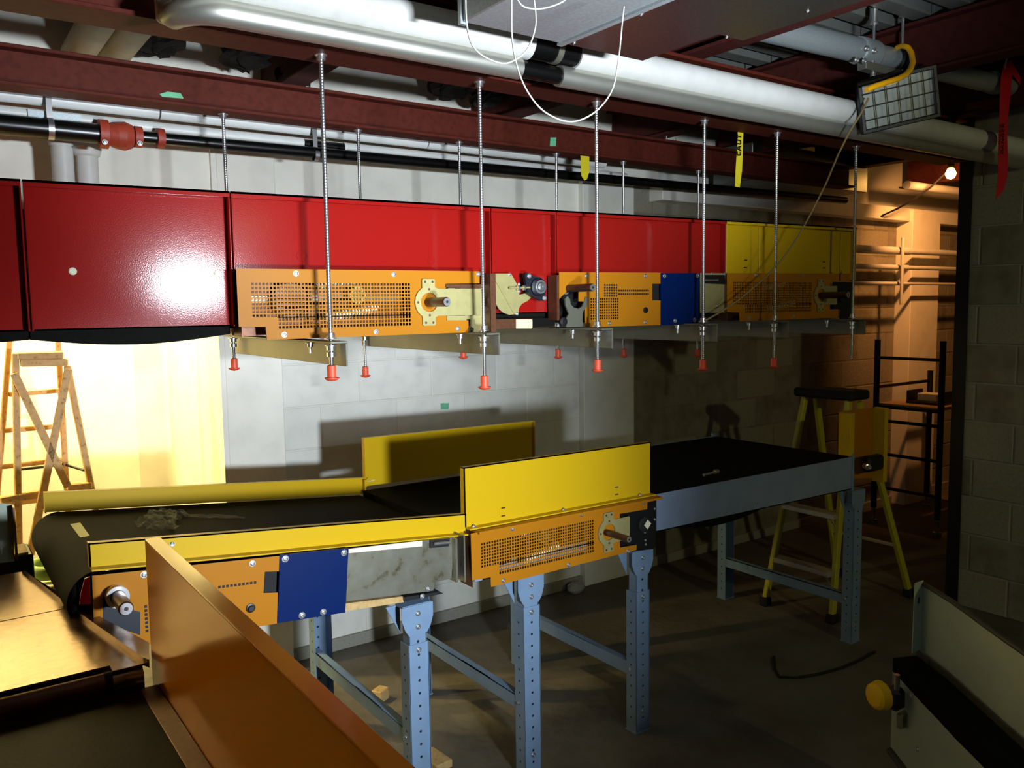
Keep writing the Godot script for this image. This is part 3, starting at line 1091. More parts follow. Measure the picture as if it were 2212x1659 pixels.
func shaft(t: Node, a: Vector3, b: Vector3, r: float):
	var s := Shape.new()
	s.lathe(a, b - a, [[r, 0], [r, a.distance_to(b) - 0.003], [r * 0.85, a.distance_to(b)]], 18)
	var o := part("drive_shaft", s, mats.shaft_steel, t)
	s = Shape.new()
	var w := (b - a).normalized()
	s.ring(b, w, r * 0.3, r * 0.85, 0.0012, 18)
	part("shaft_end", s, mats.zinc, o)
	s = Shape.new()
	s.lathe(b, w, [[r * 0.3, 0], [r * 0.3, 0.0008]], 12)
	part("centre_hole", s, mats.black_steel, o)
	s = Shape.new()
	s.ring(a, w, r, r * 1.55, 0.014, 18)
	part("shaft_collar", s, mats.zinc, o)

func drive_inside(t: Node, x0: float, x1: float, y0: float, y1: float, z: float):
	# what shows through the punched guard: back plate, belt, two pulleys, two springs
	var s := Shape.new()
	s.span(Vector3(x0, y0, z - 0.075), Vector3(x1, y1, z - 0.072))
	part("back_plate", s, mats.brown_steel, t)
	s = Shape.new()
	s.span(Vector3(x0, y1 - 0.003, z - 0.07), Vector3(x1, y1, z - 0.004))
	s.span(Vector3(x0, y0, z - 0.07), Vector3(x0 + 0.003, y1, z - 0.004))
	part("housing", s, mats.brown_steel, t)
	var h := y1 - y0
	var w := x1 - x0
	s = Shape.new()
	s.lathe(Vector3(x0 + w * 0.25, y0 + h * 0.55, z - 0.06), Vector3(0, 0, 1), [[0.055, 0], [0.055, 0.03], [0.05, 0.03], [0.048, 0.02], [0.0, 0.02]], 24)
	part("pulley", s, mats.shaft_steel, t)
	s = Shape.new()
	s.lathe(Vector3(x0 + w * 0.57, y0 + h * 0.62, z - 0.06), Vector3(0, 0, 1), [[0.026, 0], [0.026, 0.035], [0.018, 0.035], [0.016, 0.03], [0, 0.03]], 20)
	part("idler", s, mats.olive_zinc, t)
	s = Shape.new()
	s.box(Vector3(x0 + w * 0.42, y0 + h * 0.5, z - 0.045), Vector3(w * 0.4, 0.008, 0.02), 0.0, Basis(Vector3(0, 0, 1), 0.12))
	part("drive_belt", s, mats.belt, t)
	spring(t, Vector3(x0 + w * 0.36, y0 + h * 0.77, z - 0.02), Vector3(x0 + w * 0.56, y0 + h * 0.87, z - 0.02), 0.010, 18)
	spring(t, Vector3(x0 + w * 0.39, y0 + h * 0.26, z - 0.018), Vector3(x0 + w * 0.66, y0 + h * 0.40, z - 0.018), 0.012, 22)

func overhead_conveyor():
	var xs := [-0.9, 0.226, 0.714, 1.561, 1.835, 2.72, 3.64]
	var zb := -2.96
	var g := "overhead conveyor sections"
	var _g := g
	var t := thing("conveyor_section", "red overhead conveyor section running out past the tall ladder", "conveyor", Vector3(-0.3, 1.6, -2.65))
	side_sheet(t, "side_panel", xs[0], xs[1] - 0.002, 1.607, mats.red_paint, ZP, 1.0)
	side_sheet(t, "side_panel", xs[0], xs[1] - 0.002, 1.607, mats.red_paint, zb, -1.0)
	bed(t, xs[0], xs[1] - 0.002, 1.585, 1.76, ZP, zb, null)
	t = thing("conveyor_section", "plain red overhead conveyor section with two round white plugs", "conveyor", Vector3(0.47, 1.6, -2.65))
	side_sheet(t, "side_panel", xs[1] + 0.002, xs[2] - 0.002, 1.607, mats.red_paint, ZP, 1.0)
	side_sheet(t, "side_panel", xs[1] + 0.002, xs[2] - 0.002, 1.607, mats.red_paint, zb, -1.0)
	bed(t, xs[1] + 0.002, xs[2] - 0.002, 1.585, 1.76, ZP, zb, null)
	for q in [[157, 586], [470, 590]]:
		var s := Shape.new()
		s.lathe(on_z(q[0], q[1], ZP), Vector3(0, 0, 1), [[0.0095, 0], [0.0095, 0.0015], [0.007, 0.003], [0, 0.003]], 14)
		part("plug", s, mats.label_white, t)
	# --- section with the first drive unit
	t = thing("conveyor_section", "red topped conveyor section with orange punched guard and zinc bearing plate", "conveyor", Vector3(1.14, 1.6, -2.65))
	side_sheet(t, "side_panel", xs[2] + 0.002, xs[3] - 0.002, 1.757, mats.red_paint, ZP, 1.0)
	side_sheet(t, "side_panel", xs[2] + 0.002, xs[3] - 0.002, 1.607, mats.red_paint, zb, -1.0)
	bed(t, xs[2] + 0.002, xs[3] - 0.002, 1.6, 1.78, ZP, zb, null)
	for q in [[653, 553, 0.017], [932, 563, 0.014]]:
		var s := Shape.new()
		s.ring(on_z(q[0], q[1], ZP), Vector3(0, 0, 1), q[2] * 0.72, q[2], 0.0016)
		part("knockout_ring", s, mats.red_paint, t)
	var z := -2.27
	var pts := outline([[510, 580], [1036, 586], [1036, 612], [963, 613], [965, 692], [1012, 692], [1012, 718], [577, 734], [574, 706], [516, 706]], z)
	var c := cover(t, pts, z, [[541, 609, 888, 680], [600, 680, 888, 704]], mats.orange_paint)
	bolts(c, [[639, 591], [850, 593], [1033, 592], [614, 723], [812, 717], [989, 710]], z, 0.0055)
	drive_inside(t, on_z(518, 600, z).x, on_z(950, 600, z).x, 1.578, 1.758, z)
	var bc := on_z(926, 653, z + 0.002)
	bearing_plate(t, bc, 1.0, 0.2)
	shaft(t, Vector3(bc.x, bc.y, z - 0.03), Vector3(bc.x, bc.y, z + 0.112), 0.0145)
	drive_end(t, 1.0)
	# --- full height red section with the belt take-up
	t = thing("conveyor_section", "short red conveyor section with olive take-up plate and flange bearing", "conveyor", Vector3(1.7, 1.6, -2.65))
	side_sheet(t, "side_panel", xs[3] + 0.002, xs[4] - 0.002, 1.625, mats.red_paint, ZP, 1.0)
	side_sheet(t, "side_panel", xs[3] + 0.002, xs[4] - 0.002, 1.607, mats.red_paint, zb, -1.0)
	bed(t, xs[3] + 0.002, xs[4] - 0.002, 1.6, 1.78, ZP, zb, null)
	for q in [[1188, 515], [1190, 603], [1191, 670], [1070, 565]]:
		bolt(t, on_z(q[0], q[1], ZP), Vector3(0, 0, 1), 0.003, mats.red_paint)
	take_up(t)
	# --- second drive unit with the blue cover
	t = thing("conveyor_section", "red topped conveyor section with orange guard and blue cover plate", "conveyor", Vector3(2.2, 1.6, -2.65))
	side_sheet(t, "side_panel", xs[4] + 0.002, xs[5] - 0.002, 1.757, mats.red_paint, ZP, 1.0)
	side_sheet(t, "side_panel", xs[4] + 0.002, xs[5] - 0.002, 1.607, mats.red_paint, zb, -1.0)
	bed(t, xs[4] + 0.002, xs[5] - 0.002, 1.6, 1.78, ZP, zb, null)
	second_drive(t)
	# --- yellow end section
	t = thing("conveyor_section", "yellow topped overhead conveyor section at the far end of the run", "conveyor", Vector3(3.2, 1.6, -2.65))
	var p = side_sheet(t, "side_panel", xs[5] + 0.002, xs[6], 1.75, mats.yellow_paint, ZP, 1.0)
	side_sheet(t, "side_panel", xs[5] + 0.002, xs[6], 1.607, mats.yellow_paint, zb, -1.0)
	bed(t, xs[5] + 0.002, xs[6], 1.6, 1.78, ZP, zb, null)
	for u in [1638, 1814]:
		var s := Shape.new()
		var x: float = on_z(u, 540, ZP).x
		s.span(Vector3(x, 1.755, ZP), Vector3(x + 0.012, 1.97, ZP + 0.006), 0.002)
		part("stiffener", s, mats.yellow_paint, p)
	for q in [[1611, 562], [1610, 578], [1780, 566], [1780, 579]]:
		var s := Shape.new()
		s.box(on_z(q[0], q[1], ZP), Vector3(0.02, 0.005, 0.002), 0.0)
		part("slot", s, mats.brown_steel, p)
	pts = outline([[1571, 590], [1836, 591], [1836, 607], [1793, 609], [1793, 668], [1815, 668], [1814, 686], [1598, 694], [1597, 675], [1571, 674]], z)
	c = cover(t, pts, z, [[1584, 608, 1753, 656], [1610, 656, 1753, 673]], mats.orange_paint)
	bolts(c, [[1633, 594], [1735, 595], [1618, 687], [1714, 683], [1817, 588]], z, 0.0055)
	drive_inside(t, on_z(1573, 600, z).x, on_z(1790, 600, z).x, 1.578, 1.75, z)
	bc = on_z(1772, 638, z + 0.002)
	bearing_plate(t, bc, 1.0, 0.12)
	shaft(t, Vector3(bc.x, bc.y, z - 0.03), Vector3(bc.x, bc.y, z + 0.14), 0.0145)
	var s2 := Shape.new()
	s2.plate(outline([[1800, 609], [1840, 609], [1840, 690], [1815, 690], [1815, 668], [1800, 668]], z - 0.03), Vector3(0, 0, -0.004))
	part("end_plate", s2, mats.black_steel, t)
	s2 = Shape.new()
	s2.lathe(on_z(1815, 640, z - 0.03), Vector3(0, 0, 1), [[0.03, 0], [0.03, 0.02], [0.02, 0.022], [0, 0.022]], 18)
	part("motor_end", s2, mats.rubber, t)

func drive_end(t: Node, _k: float):
	var z := -2.285
	var s := Shape.new()
	s.plate(outline([[968, 616], [1052, 616], [1052, 722], [1016, 722], [1016, 690], [968, 690]], z), Vector3(0, 0, -0.004))
	part("end_plate", s, mats.olive_zinc, t)
	s = Shape.new()
	s.plate(outline([[984, 622], [995, 622], [996, 682], [985, 682]], z + 0.004), Vector3(0, 0, -0.003))
	part("slot", s, mats.brown_steel, t)
	s = Shape.new()
	s.plate(outline([[964, 614], [1040, 614], [1040, 623], [964, 621]], z + 0.02), Vector3(0, 0, -0.02))
	part("guide_bar", s, mats.brown_steel, t)
	s = Shape.new()
	s.plate(outline([[966, 682], [1010, 682], [1008, 692], [966, 692]], z + 0.02), Vector3(0, 0, -0.02))
	part("guide_bar", s, mats.olive_zinc, t)
	var m := on_z(1028, 652, z + 0.003)
	s = Shape.new()
	s.lathe(m, Vector3(0, 0, 1), [[0.027, 0], [0.027, 0.012], [0.022, 0.014], [0, 0.014]], 20)
	var mo := part("motor_end", s, mats.rubber, t)
	s = Shape.new()
	s.box(m + Vector3(0.008, 0.0, 0.0155), Vector3(0.024, 0.026, 0.002), 0.0, Basis(Vector3(0, 0, 1), -0.15))
	part("sticker", s, mats.label_white, mo)
	s = Shape.new()
	var x: float = on_z(1054, 650, z + 0.03).x
	s.span(Vector3(x, 1.568, z - 0.01), Vector3(x + 0.004, 1.756, z + 0.045), 0.001)
	s.span(Vector3(x, 1.568, z + 0.041), Vector3(x + 0.022, 1.756, z + 0.045), 0.001)
	part("corner_angle", s, mats.brown_steel, t)
	bolts(t, [[1058, 607], [1035, 620], [1045, 668], [1020, 712], [1040, 716], [1046, 692]], z + 0.006, 0.004)

func take_up(t: Node):
	var z := -2.30
	var s := Shape.new()
	var disc := outline([[1070, 605], [1112, 679], [1100, 680], [1088, 676], [1078, 668], [1071, 655]], z - 0.004)
	s.plate(disc, Vector3(0, 0, -0.004))
	part("lower_plate", s, mats.olive_zinc, t)
	s = Shape.new()
	s.plate(outline([[1070, 591], [1104, 591], [1122, 623], [1120, 679], [1111, 679], [1070, 606]], z), Vector3(0, 0, -0.004))
	var p := part("take_up_plate", s, mats.olive_zinc, t)
	bolts(p, [[1101, 593], [1117, 678], [1121, 614], [1121, 630]], z, 0.004)
	s = Shape.new()
	s.plate(outline([[1120, 637], [1134, 634], [1146, 637], [1147, 643], [1138, 651], [1128, 656], [1122, 664], [1119, 676]], z - 0.006), Vector3(0, 0, -0.004))
	part("arm", s, mats.olive_zinc, t)
	s = Shape.new()
	s.rod(on_z(1101, 622, z + 0.012), on_z(1146, 621, z + 0.012), 0.004, 10)
	var r := part("take_up_bolt", s, mats.olive_zinc, t)
	s = Shape.new()
	s.lathe(on_z(1118, 622, z + 0.012), Vector3.RIGHT, [[0.009, 0], [0.009, 0.008]], 6)
	s.lathe(on_z(1130, 622, z + 0.012), Vector3.RIGHT, [[0.009, 0], [0.009, 0.008]], 6)
	part("nut", s, mats.zinc, r)
	# two-bolt flange bearing
	z = -2.285
	var c := on_z(1161, 620, z)
	s = Shape.new()
	var pts := outline([[1134, 592], [1137, 589], [1145, 590], [1152, 597], [1166, 598], [1176, 606], [1181, 620], [1178, 636], [1181, 645], [1177, 650], [1168, 649], [1152, 642], [1140, 632], [1137, 618]], z)
	s.plate(pts, Vector3(0, 0, -0.014))
	var f := part("flange_bearing", s, mats.navy_iron, t)
	s = Shape.new()
	s.lathe(c, Vector3(0, 0, 1), [[0.031, 0], [0.03, 0.008], [0.024, 0.012]], 24)
	part("hub", s, mats.navy_iron, f)
	s = Shape.new()
	s.ring(c + Vector3(0, 0, 0.008), Vector3(0, 0, 1), 0.016, 0.023, 0.012)
	part("bearing_ring", s, mats.zinc, f)
	s = Shape.new()
	s.lathe(c + Vector3(0, 0, 0.008), Vector3(0, 0, 1), [[0.0145, 0], [0.0145, 0.022], [0.012, 0.024], [0.004, 0.024], [0.003, 0.018], [0, 0.018]], 20)
	part("stub_shaft", s, mats.rod_steel, f)
	bolts(f, [[1143, 596], [1176, 644]], z, 0.006)
	# channel and sticker below
	z = -2.315
	s = Shape.new()
	s.plate(outline([[1072, 690], [1199, 687], [1199, 706], [1072, 711]], z), Vector3(0, 0, -0.01))
	var ch := part("lower_channel", s, mats.brown_steel, t)
	s = Shape.new()
	s.plate(outline([[1115, 690], [1148, 690], [1150, 692], [1150, 708], [1148, 710], [1115, 710]], z + 0.002), Vector3(0, 0, -0.002))
	part("sticker", s, mats.sticker, ch)
	s = Shape.new()
	s.plate(outline([[1151, 688], [1198, 687], [1198, 705], [1151, 708]], z + 0.001), Vector3(0, 0, -0.002))
	part("belt_edge", s, mats.belt, ch)

func fork(t: Node, l: Array, z: float):
	var s := Shape.new()
	s.plate(outline(l, z), Vector3(0, 0, -0.006))
	var o := part("fork_bracket", s, mats.angle_steel, t)
	return o

func second_drive(t: Node):
	var z := -2.27
	var c := cover(t, outline([[1208, 588], [1427, 589], [1427, 613], [1409, 613], [1409, 649], [1427, 649], [1427, 702], [1265, 707], [1264, 661], [1260, 651], [1250, 651], [1250, 628], [1225, 628], [1208, 646]], z), z, [[1275, 643, 1337, 690]], mats.orange_paint)
	bolts(c, [[1267, 596], [1394, 596], [1316, 698], [1394, 696]], z, 0.0055)
	for q in [[1304, 613, 1334, 642], [1335, 624, 1402, 639]]:
		var a := on_z(q[0], q[3], z)
		var b := on_z(q[2], q[1], z)
		var s := Shape.new()
		var nx := roundi((b.x - a.x) / 0.0105)
		var ny := roundi((b.y - a.y) / 0.0105)
		for i in nx:
			for j in ny:
				s.box(Vector3(a.x + (i + 0.5) * (b.x - a.x) / nx, a.y + (j + 0.5) * (b.y - a.y) / ny, z + 0.0002), Vector3(0.0068, 0.0068, 0.0012))
		part("punched_holes", s, mats.print_black, c)
	var s := Shape.new()
	s.lathe(on_z(1394, 670, z), Vector3(0, 0, 1), [[0.011, 0], [0.011, 0.004], [0.007, 0.005], [0.006, 0.01], [0, 0.01]], 16)
	part("lock_knob", s, mats.black_steel, c)
	s = Shape.new()
	s.span(Vector3(on_z(1208, 640, z).x, 1.6, z - 0.055), Vector3(on_z(1512, 640, z).x, 1.752, z - 0.05))
	part("back_plate", s, mats.black_steel, t)
	s = Shape.new()
	s.span(Vector3(on_z(1203, 640, z).x, 1.6, z - 0.05), Vector3(on_z(1208, 640, z).x, 1.755, z))
	part("left_flange", s, mats.brown_steel, t)
	# shaft with its collar, and the fork below it
	var a := on_z(1229, 623, z + 0.002)
	shaft(t, Vector3(a.x, a.y, z - 0.03), Vector3(a.x, a.y, z + 0.128), 0.0135)
	fork(t, [[1221, 645], [1226, 640], [1231, 645], [1233, 657], [1240, 665], [1250, 667], [1258, 662], [1262, 652], [1265, 641], [1270, 641], [1272, 648], [1268, 662], [1260, 672], [1258, 690], [1260, 706], [1224, 707], [1222, 690], [1229, 678], [1222, 660]], z + 0.004)
	s = Shape.new()
	s.lathe(on_z(1215, 695, z), Vector3(0, 0, 1), [[0.016, 0], [0.016, 0.008], [0.006, 0.01], [0.006, 0.014], [0, 0.014]], 16)
	part("tension_roller", s, mats.black_steel, t)
	# blue cover
	s = Shape.new()
	s.plate(outline([[1428, 590], [1511, 590], [1508, 699], [1428, 703]], z + 0.003), Vector3(0, 0, -0.006))
	var b := part("blue_cover", s, mats.blue_paint, t)
	bolts(b, [[1435, 596], [1506, 595], [1458, 693], [1500, 691]], z + 0.003, 0.006)
	s = Shape.new()
	s.plate(outline([[1409, 613], [1427, 613], [1427, 649], [1409, 649]], z - 0.012), Vector3(0, 0, -0.004))
	part("plug_socket", s, mats.rubber, t)
	# bare plate with take-up bolt
	s = Shape.new()
	s.plate(outline([[1513, 590], [1570, 590], [1570, 675], [1513, 676]], z - 0.02), Vector3(0, 0, -0.003))
	var p := part("bare_plate", s, mats.olive_zinc, t)
	s = Shape.new()
	s.plate(outline([[1518, 594], [1566, 594], [1566, 614], [1518, 612]], z - 0.014), Vector3(0, 0, -0.005))
	part("bolt_recess", s, mats.black_steel, p)
	s = Shape.new()
	s.rod(on_z(1524, 605, z - 0.006), on_z(1551, 605, z - 0.006), 0.004, 10)
	part("take_up_bolt", s, mats.zinc, p)
	bolts(p, [[1538, 592], [1566, 592], [1550, 661]], z - 0.018, 0.005)
	s = Shape.new()
	s.span(Vector3(on_z(1513, 690, z).x, 1.588, z - 0.06), Vector3(on_z(1562, 690, z).x, 1.612, z - 0.03))
	part("belt_edge", s, mats.belt, t)

# ------------------------------------------------------------------ hanger rods and angle supports
func hang_rod(called: String, label: String, group: String, top: Vector3, y_end: float, y_nut: float, cap: bool):
	var t := thing(called, label, "hanger rod", Vector3(top.x, y_end, top.z), group)
	var s := Shape.new()
	var pts := []
	var r := 0.0062
	# thread drawn as fine ridges
	var rings := []
	var l := top.y - y_end
	var n := int(l / 0.004)
	for i in n + 1:
		rings.append([r * (1.0 if i % 2 == 0 else 0.9), l * i / n])
	s.lathe(Vector3(top.x, y_end, top.z), Vector3.UP, rings, 10)
	part("rod", s, mats.rod_steel, t)
	var _p := pts
	for y in [y_nut + 0.012, y_nut - 0.024, y_nut - 0.042, top.y - 0.014]:
		s = Shape.new()
		s.lathe(Vector3(top.x, y, top.z), Vector3.UP, [[0.0125, 0], [0.0125, 0.012], [0.011, 0.013]], 6)
		part("nut", s, mats.zinc, t)
	for y in [y_nut + 0.008, y_nut - 0.012, top.y - 0.002]:
		s = Shape.new()
		s.lathe(Vector3(top.x, y, top.z), Vector3.UP, [[0.017, 0], [0.017, 0.0025]], 14)
		part("washer", s, mats.zinc, t)
	if cap:
		s = Shape.new()
		s.lathe(Vector3(top.x, y_end + 0.03, top.z), Vector3.DOWN, [[0.0095, 0], [0.0125, 0.002], [0.0125, 0.034], [0.021, 0.035], [0.021, 0.037], [0.014, 0.043], [0, 0.046]], 18, false)
		part("end_cap", s, mats.cap_plastic, t)

func hangers():
	var zf := -2.19
	var zr := -3.07
	var front := [[700, 712, 738, 812], [1037, 1045, 720, 832], [1286, 1293, 710, 795], [1520, 1520, 700, 793], [1677, 1675, 694, 788], [1849, 1842, 690, 774]]
	var back := [[483, 503, 736, 792], [775, 785, 730, 808], [988, 1003, 724, 768], [1198, 1208, 722, 768], [1343, 1350, 718, 766], [1508, 1508, 716, 766]]
	var before := ["crossing the punched field of the first orange guard", "standing before the brown corner angle", "crossing the orange guard beside the blue cover", "between the blue cover and the bare plate", "crossing the far orange guard under yellow sheet", ""]
	var under := ["under the first orange punched guard", "under the brown corner angle", "under the orange guard beside the blue cover", "under the bare plate next to the blue cover", "under the far orange guard", "under the far end of the yellow sheet"]
	var behind := ["behind the joint of the plain red section", "behind the first red topped section", "behind the first section near the bearing plate", "behind the short red section with the flange bearing", "behind the red section with the blue cover", "behind the joint of red and yellow sheets"]
	for k in 6:
		var q: Array = front[k]
		var x: float = on_z((q[0] + q[1]) * 0.5, 500, zf).x
		var yn: float = on_z(q[1], q[2], zf).y
		var ye: float = on_z(q[1], q[3], zf).y
		hang_rod("hanger_rod", "capped threaded hanger rod " + before[k] if k < 5 else "threaded steel rod without end cap at the far yellow conveyor end", "front hanger rods", Vector3(x, 2.333, zf), ye, yn, k < 5)
		var b: Array = back[k]
		var xb: float = on_z((b[0] + b[1]) * 0.5, 500, zr).x
		var yb: float = on_z(b[1], b[3], zr).y
		hang_rod("hanger_rod", "threaded hanger rod " + behind[k], "rear hanger rods", Vector3(xb, 2.345, zr), yb, yn, true)
		# angle carrying the conveyor between the pair
		var t := thing("support_angle", "grey steel support angle " + under[k], "steel angle", Vector3(x, yn - 0.07, -2.63), "overhead support angles")
		var s := Shape.new()
		s.span(Vector3(x - 0.022, yn - 0.004, zr - 0.05), Vector3(x + 0.028, yn + 0.002, zf + 0.05), 0.001)
		part("flat_leg", s, mats.angle_steel, t)
		s = Shape.new()
		s.span(Vector3(x + 0.022, yn - 0.068, zr - 0.05), Vector3(x + 0.028, yn - 0.0045, zf + 0.05), 0.001)
		part("upright_leg", s, mats.angle_steel, t)
		s = Shape.new()
		s.lathe(Vector3(x - 0.012, yn - 0.036, zf - 0.12), Vector3.UP, [[0.004, 0], [0.004, 0.018], [0.009, 0.018], [0.009, 0.028], [0.014, 0.029], [0.014, 0.031]], 8)
		part("clip_bolt", s, mats.zinc, t)

# ------------------------------------------------------------------ lower conveyor
const ZG := -2.25
const ZR := -3.06
func strip(s: Shape, l: Array, z0: float, z1: float):
	# closed x-y outline swept from z0 to z1
	var pts := []
	for p in l:
		pts.append(Vector3(p[0], p[1], z0))
	s.plate(pts, Vector3(0, 0, z1 - z0))
func guard(t: Node, x0: float, x1: float, top0: float, top1: float, high: float, z: float, inward: float, m: Material):
	var s := Shape.new()
	s.plate([Vector3(x0, top0 - high, z), Vector3(x1, top1 - high, z), Vector3(x1, top1, z), Vector3(x0, top0, z)], Vector3(0, 0, 0.003 * inward))
	var o := part("side_guard", s, m, t)
	s = Shape.new()
	s.plate([Vector3(x0, top0 - 0.004, z), Vector3(x1, top1 - 0.004, z), Vector3(x1, top1, z), Vector3(x0, top0, z)], Vector3(0, 0, 0.02 * inward))
	part("top_lip", s, m, o)
	for k in 2:
		var x: float = x0 if k == 0 else x1 - 0.004
		var y: float = top0 if k == 0 else top1
		s = Shape.new()
		s.span(Vector3(x, y - high, minf(z, z + 0.024 * inward)), Vector3(x + 0.004, y, maxf(z, z + 0.024 * inward)))
		part("end_flange", s, m, o)
	s = Shape.new()
	s.plate([Vector3(x0, top0 - high, z), Vector3(x1, top1 - high, z), Vector3(x1, top1 - high + 0.004, z), Vector3(x0, top0 - high + 0.004, z)], Vector3(0, 0, -0.03 * inward))
	part("bottom_lip", s, m, o)
	return o

func lower_conveyor():
	var rise := -0.0905
	var z := -2.2
	# --- left, sloping section
	var t := thing("conveyor_section", "sloping belt conveyor section with low yellow guards and blue cover plate", "conveyor", Vector3(0.85, 0.73, -2.65))
	var s := Shape.new()
	var prof := []
	for k in 15:
		var a := deg_to_rad(87.0 + 183.0 * k / 14.0)
		prof.append([0.338 + 0.078 * cos(a), 0.928 + 0.078 * sin(a)])
	prof.append([1.40, 0.83])
	prof.append([1.40, 0.908])
	strip(s, prof, ZG - 0.027, ZR + 0.027)
	for k in 28:
		var a := deg_to_rad(87.0 + 183.0 * k / 28.0)
		var a2 := deg_to_rad(87.0 + 183.0 * (k + 1) / 28.0)
		var na := Vector3(cos(a), sin(a), 0)
		var nb := Vector3(cos(a2), sin(a2), 0)
		var ca := Vector3(0.338, 0.928, ZG - 0.025) + na * 0.079
		var cb := Vector3(0.338, 0.928, ZG - 0.025) + nb * 0.079
		var w := Vector3(0, 0, ZR - ZG + 0.05)
		s.smooth(ca, cb, cb + w, na, nb, nb)
		s.smooth(ca, cb + w, ca + w, na, nb, na)
	part("belt", s, mats.belt, t)
	var o = guard(t, 0.312, 1.41, 1.084, 0.985, 0.064, ZG, -1.0, mats.yellow_paint)
	for q in [[231, 1227], [372, 1175]]:
		bolt(o, on_z(q[0], q[1], ZG), Vector3(0, 0.4, 1), 0.005)
	guard(t, 0.302, 1.43, 1.074, 0.974, 0.068, ZR, 1.0, mats.yellow_paint)
	var c := cover(t, outline([[199, 1244], [604, 1201], [604, 1234], [572, 1235], [569, 1281], [600, 1280], [598, 1347], [320, 1392], [205, 1412]], z), z, [], mats.orange_paint)
	for q in [[470, 1258, 557, 1278, -0.075], [313, 1302, 326, 1368, 0.0], [330, 1290, 400, 1370, -0.08]]:
		var a := on_z(q[0], q[3], z)
		var b := on_z(q[2], q[1], z)
		s = Shape.new()
		var nx := maxi(1, roundi((b.x - a.x) / 0.0105))
		var ny := maxi(1, roundi((b.y - a.y) / 0.0105))
		for i in nx:
			for j in ny:
				s.box(Vector3(a.x + (i + 0.5) * 0.0105, a.y + (j + 0.5) * 0.0105 + q[4] * i * 0.0105 + (0.006 if q[4] < 0.0 else 0.0), z + 0.0002), Vector3(0.0068, 0.0068, 0.0012))
		part("punched_holes", s, mats.print_black, c)
	bolts(c, [[311, 1241], [545, 1217]], z, 0.006)
	s = Shape.new()
	s.lathe(on_z(541, 1313, z), Vector3(0, 0, 1), [[0.0125, 0], [0.0125, 0.004], [0.008, 0.005], [0.007, 0.011], [0, 0.011]], 16)
	part("lock_knob", s, mats.black_steel, c)
	s = Shape.new()
	s.plate(outline([[572, 1235], [606, 1233], [604, 1281], [569, 1281]], z - 0.012), Vector3(0, 0, -0.02))
	part("plug_socket", s, mats.rubber, t)
	s = Shape.new()
	s.plate(outline([[605, 1199], [753, 1184], [746, 1323], [600, 1346]], z + 0.004), Vector3(0, 0, -0.006))
	var b := part("blue_cover", s, mats.blue_paint, t)
	bolts(b, [[616, 1207], [743, 1194], [652, 1329], [698, 1322]], z + 0.004, 0.0065)
	# shaft, black bracket behind it
	s = Shape.new()
	s.plate(outline([[223, 1290], [250, 1270], [277, 1285], [290, 1320], [303, 1322], [303, 1372], [223, 1345]], z + 0.002), Vector3(0, 0, -0.006))
	part("bearing_bracket", s, mats.navy_iron, t)
	var p := on_z(250, 1284, z)
	shaft(t, p, p + Vector3(0, 0, 0.125), 0.017)
	s = Shape.new()
	s.ring(p + Vector3(0, 0, 0.02), Vector3(0, 0, 1), 0.018, 0.027, 0.008)
	part("bearing_ring", s, mats.zinc, t)
	# bare steel pan at its right end
	s = Shape.new()
	s.plate(outline([[752, 1186], [982, 1160], [975, 1250], [940, 1257], [936, 1276], [748, 1299]], z - 0.01), Vector3(0, 0, -0.004))
	var pan := part("steel_pan", s, mats.bare_steel, t)
	s = Shape.new()
	s.plate(outline([[753, 1186], [912, 1168], [912, 1180], [753, 1195]], z - 0.004), Vector3(0, 0, -0.005))
	part("top_strip", s, mats.label_white, pan)
	bolts(pan, [[925, 1272], [912, 1288]], z - 0.008, 0.006)
	s = Shape.new()
	s.plate(outline([[930, 1167], [972, 1163], [970, 1180], [930, 1184]], z - 0.002), Vector3(0, 0, -0.006))
	var rc := part("bolt_recess", s, mats.black_steel, pan)
	s = Shape.new()
	s.rod(on_z(938, 1175, z + 0.006), on_z(974, 1171, z + 0.006), 0.005, 10)
	part("take_up_bolt", s, mats.zinc, rc)
	s = Shape.new()
	s.span(Vector3(on_z(980, 1200, z).x, 0.79, z - 0.05), Vector3(on_z(984, 1200, z).x, 0.93, z + 0.012))
	s.span(Vector3(on_z(998, 1200, z).x, 0.785, z - 0.05), Vector3(on_z(1001, 1200, z).x, 0.935, z + 0.012))
	part("end_flange", s, mats.bare_steel, t)
	s = Shape.new()
	s.plate(outline([[984, 1160], [998, 1158], [998, 1248], [984, 1250]], z - 0.03), Vector3(0, 0, -0.003))
	part("end_plate", s, mats.brown_steel, t)
	s = Shape.new()
	s.plate(outline([[600, 1322], [936, 1280], [930, 1284], [872, 1292], [872, 1301], [600, 1343]], z - 0.025), Vector3(0, 0, -0.03))
	part("bed_rail", s, mats.wood, t)
	s = Shape.new()
	s.plate(outline([[873, 1290], [950, 1278], [958, 1282], [874, 1299]], z - 0.015), Vector3(0, 0, -0.04))
	part("foot_plate", s, mats.black_steel, t)
	s = Shape.new()
	s.plate([Vector3(0.42, 0.86, -2.26), Vector3(1.35, 0.78, -2.26), Vector3(1.35, 0.83, -2.26), Vector3(0.42, 0.91, -2.26)], Vector3(0, 0, -0.78))
	part("bed_frame", s, mats.pan_paint, t)
	# --- drive section with the tall yellow guards
	t = thing("conveyor_section", "level conveyor section between two tall yellow guards with orange punched cover", "conveyor", Vector3(1.83, 0.72, -2.65))
	o = guard(t, on_z(1002, 1011, ZG).x, on_z(1406, 953, ZG).x, 1.137, 1.131, 0.2, ZG, -1.0, mats.yellow_paint)
	for q in [[1087, 1097], [1087, 1114], [1332, 1052], [1332, 1068]]:
		s = Shape.new()
		s.box(on_z(q[0], q[1], ZG), Vector3(0.016, 0.0045, 0.002), 0.0)
		part("slot", s, mats.brown_steel, o)
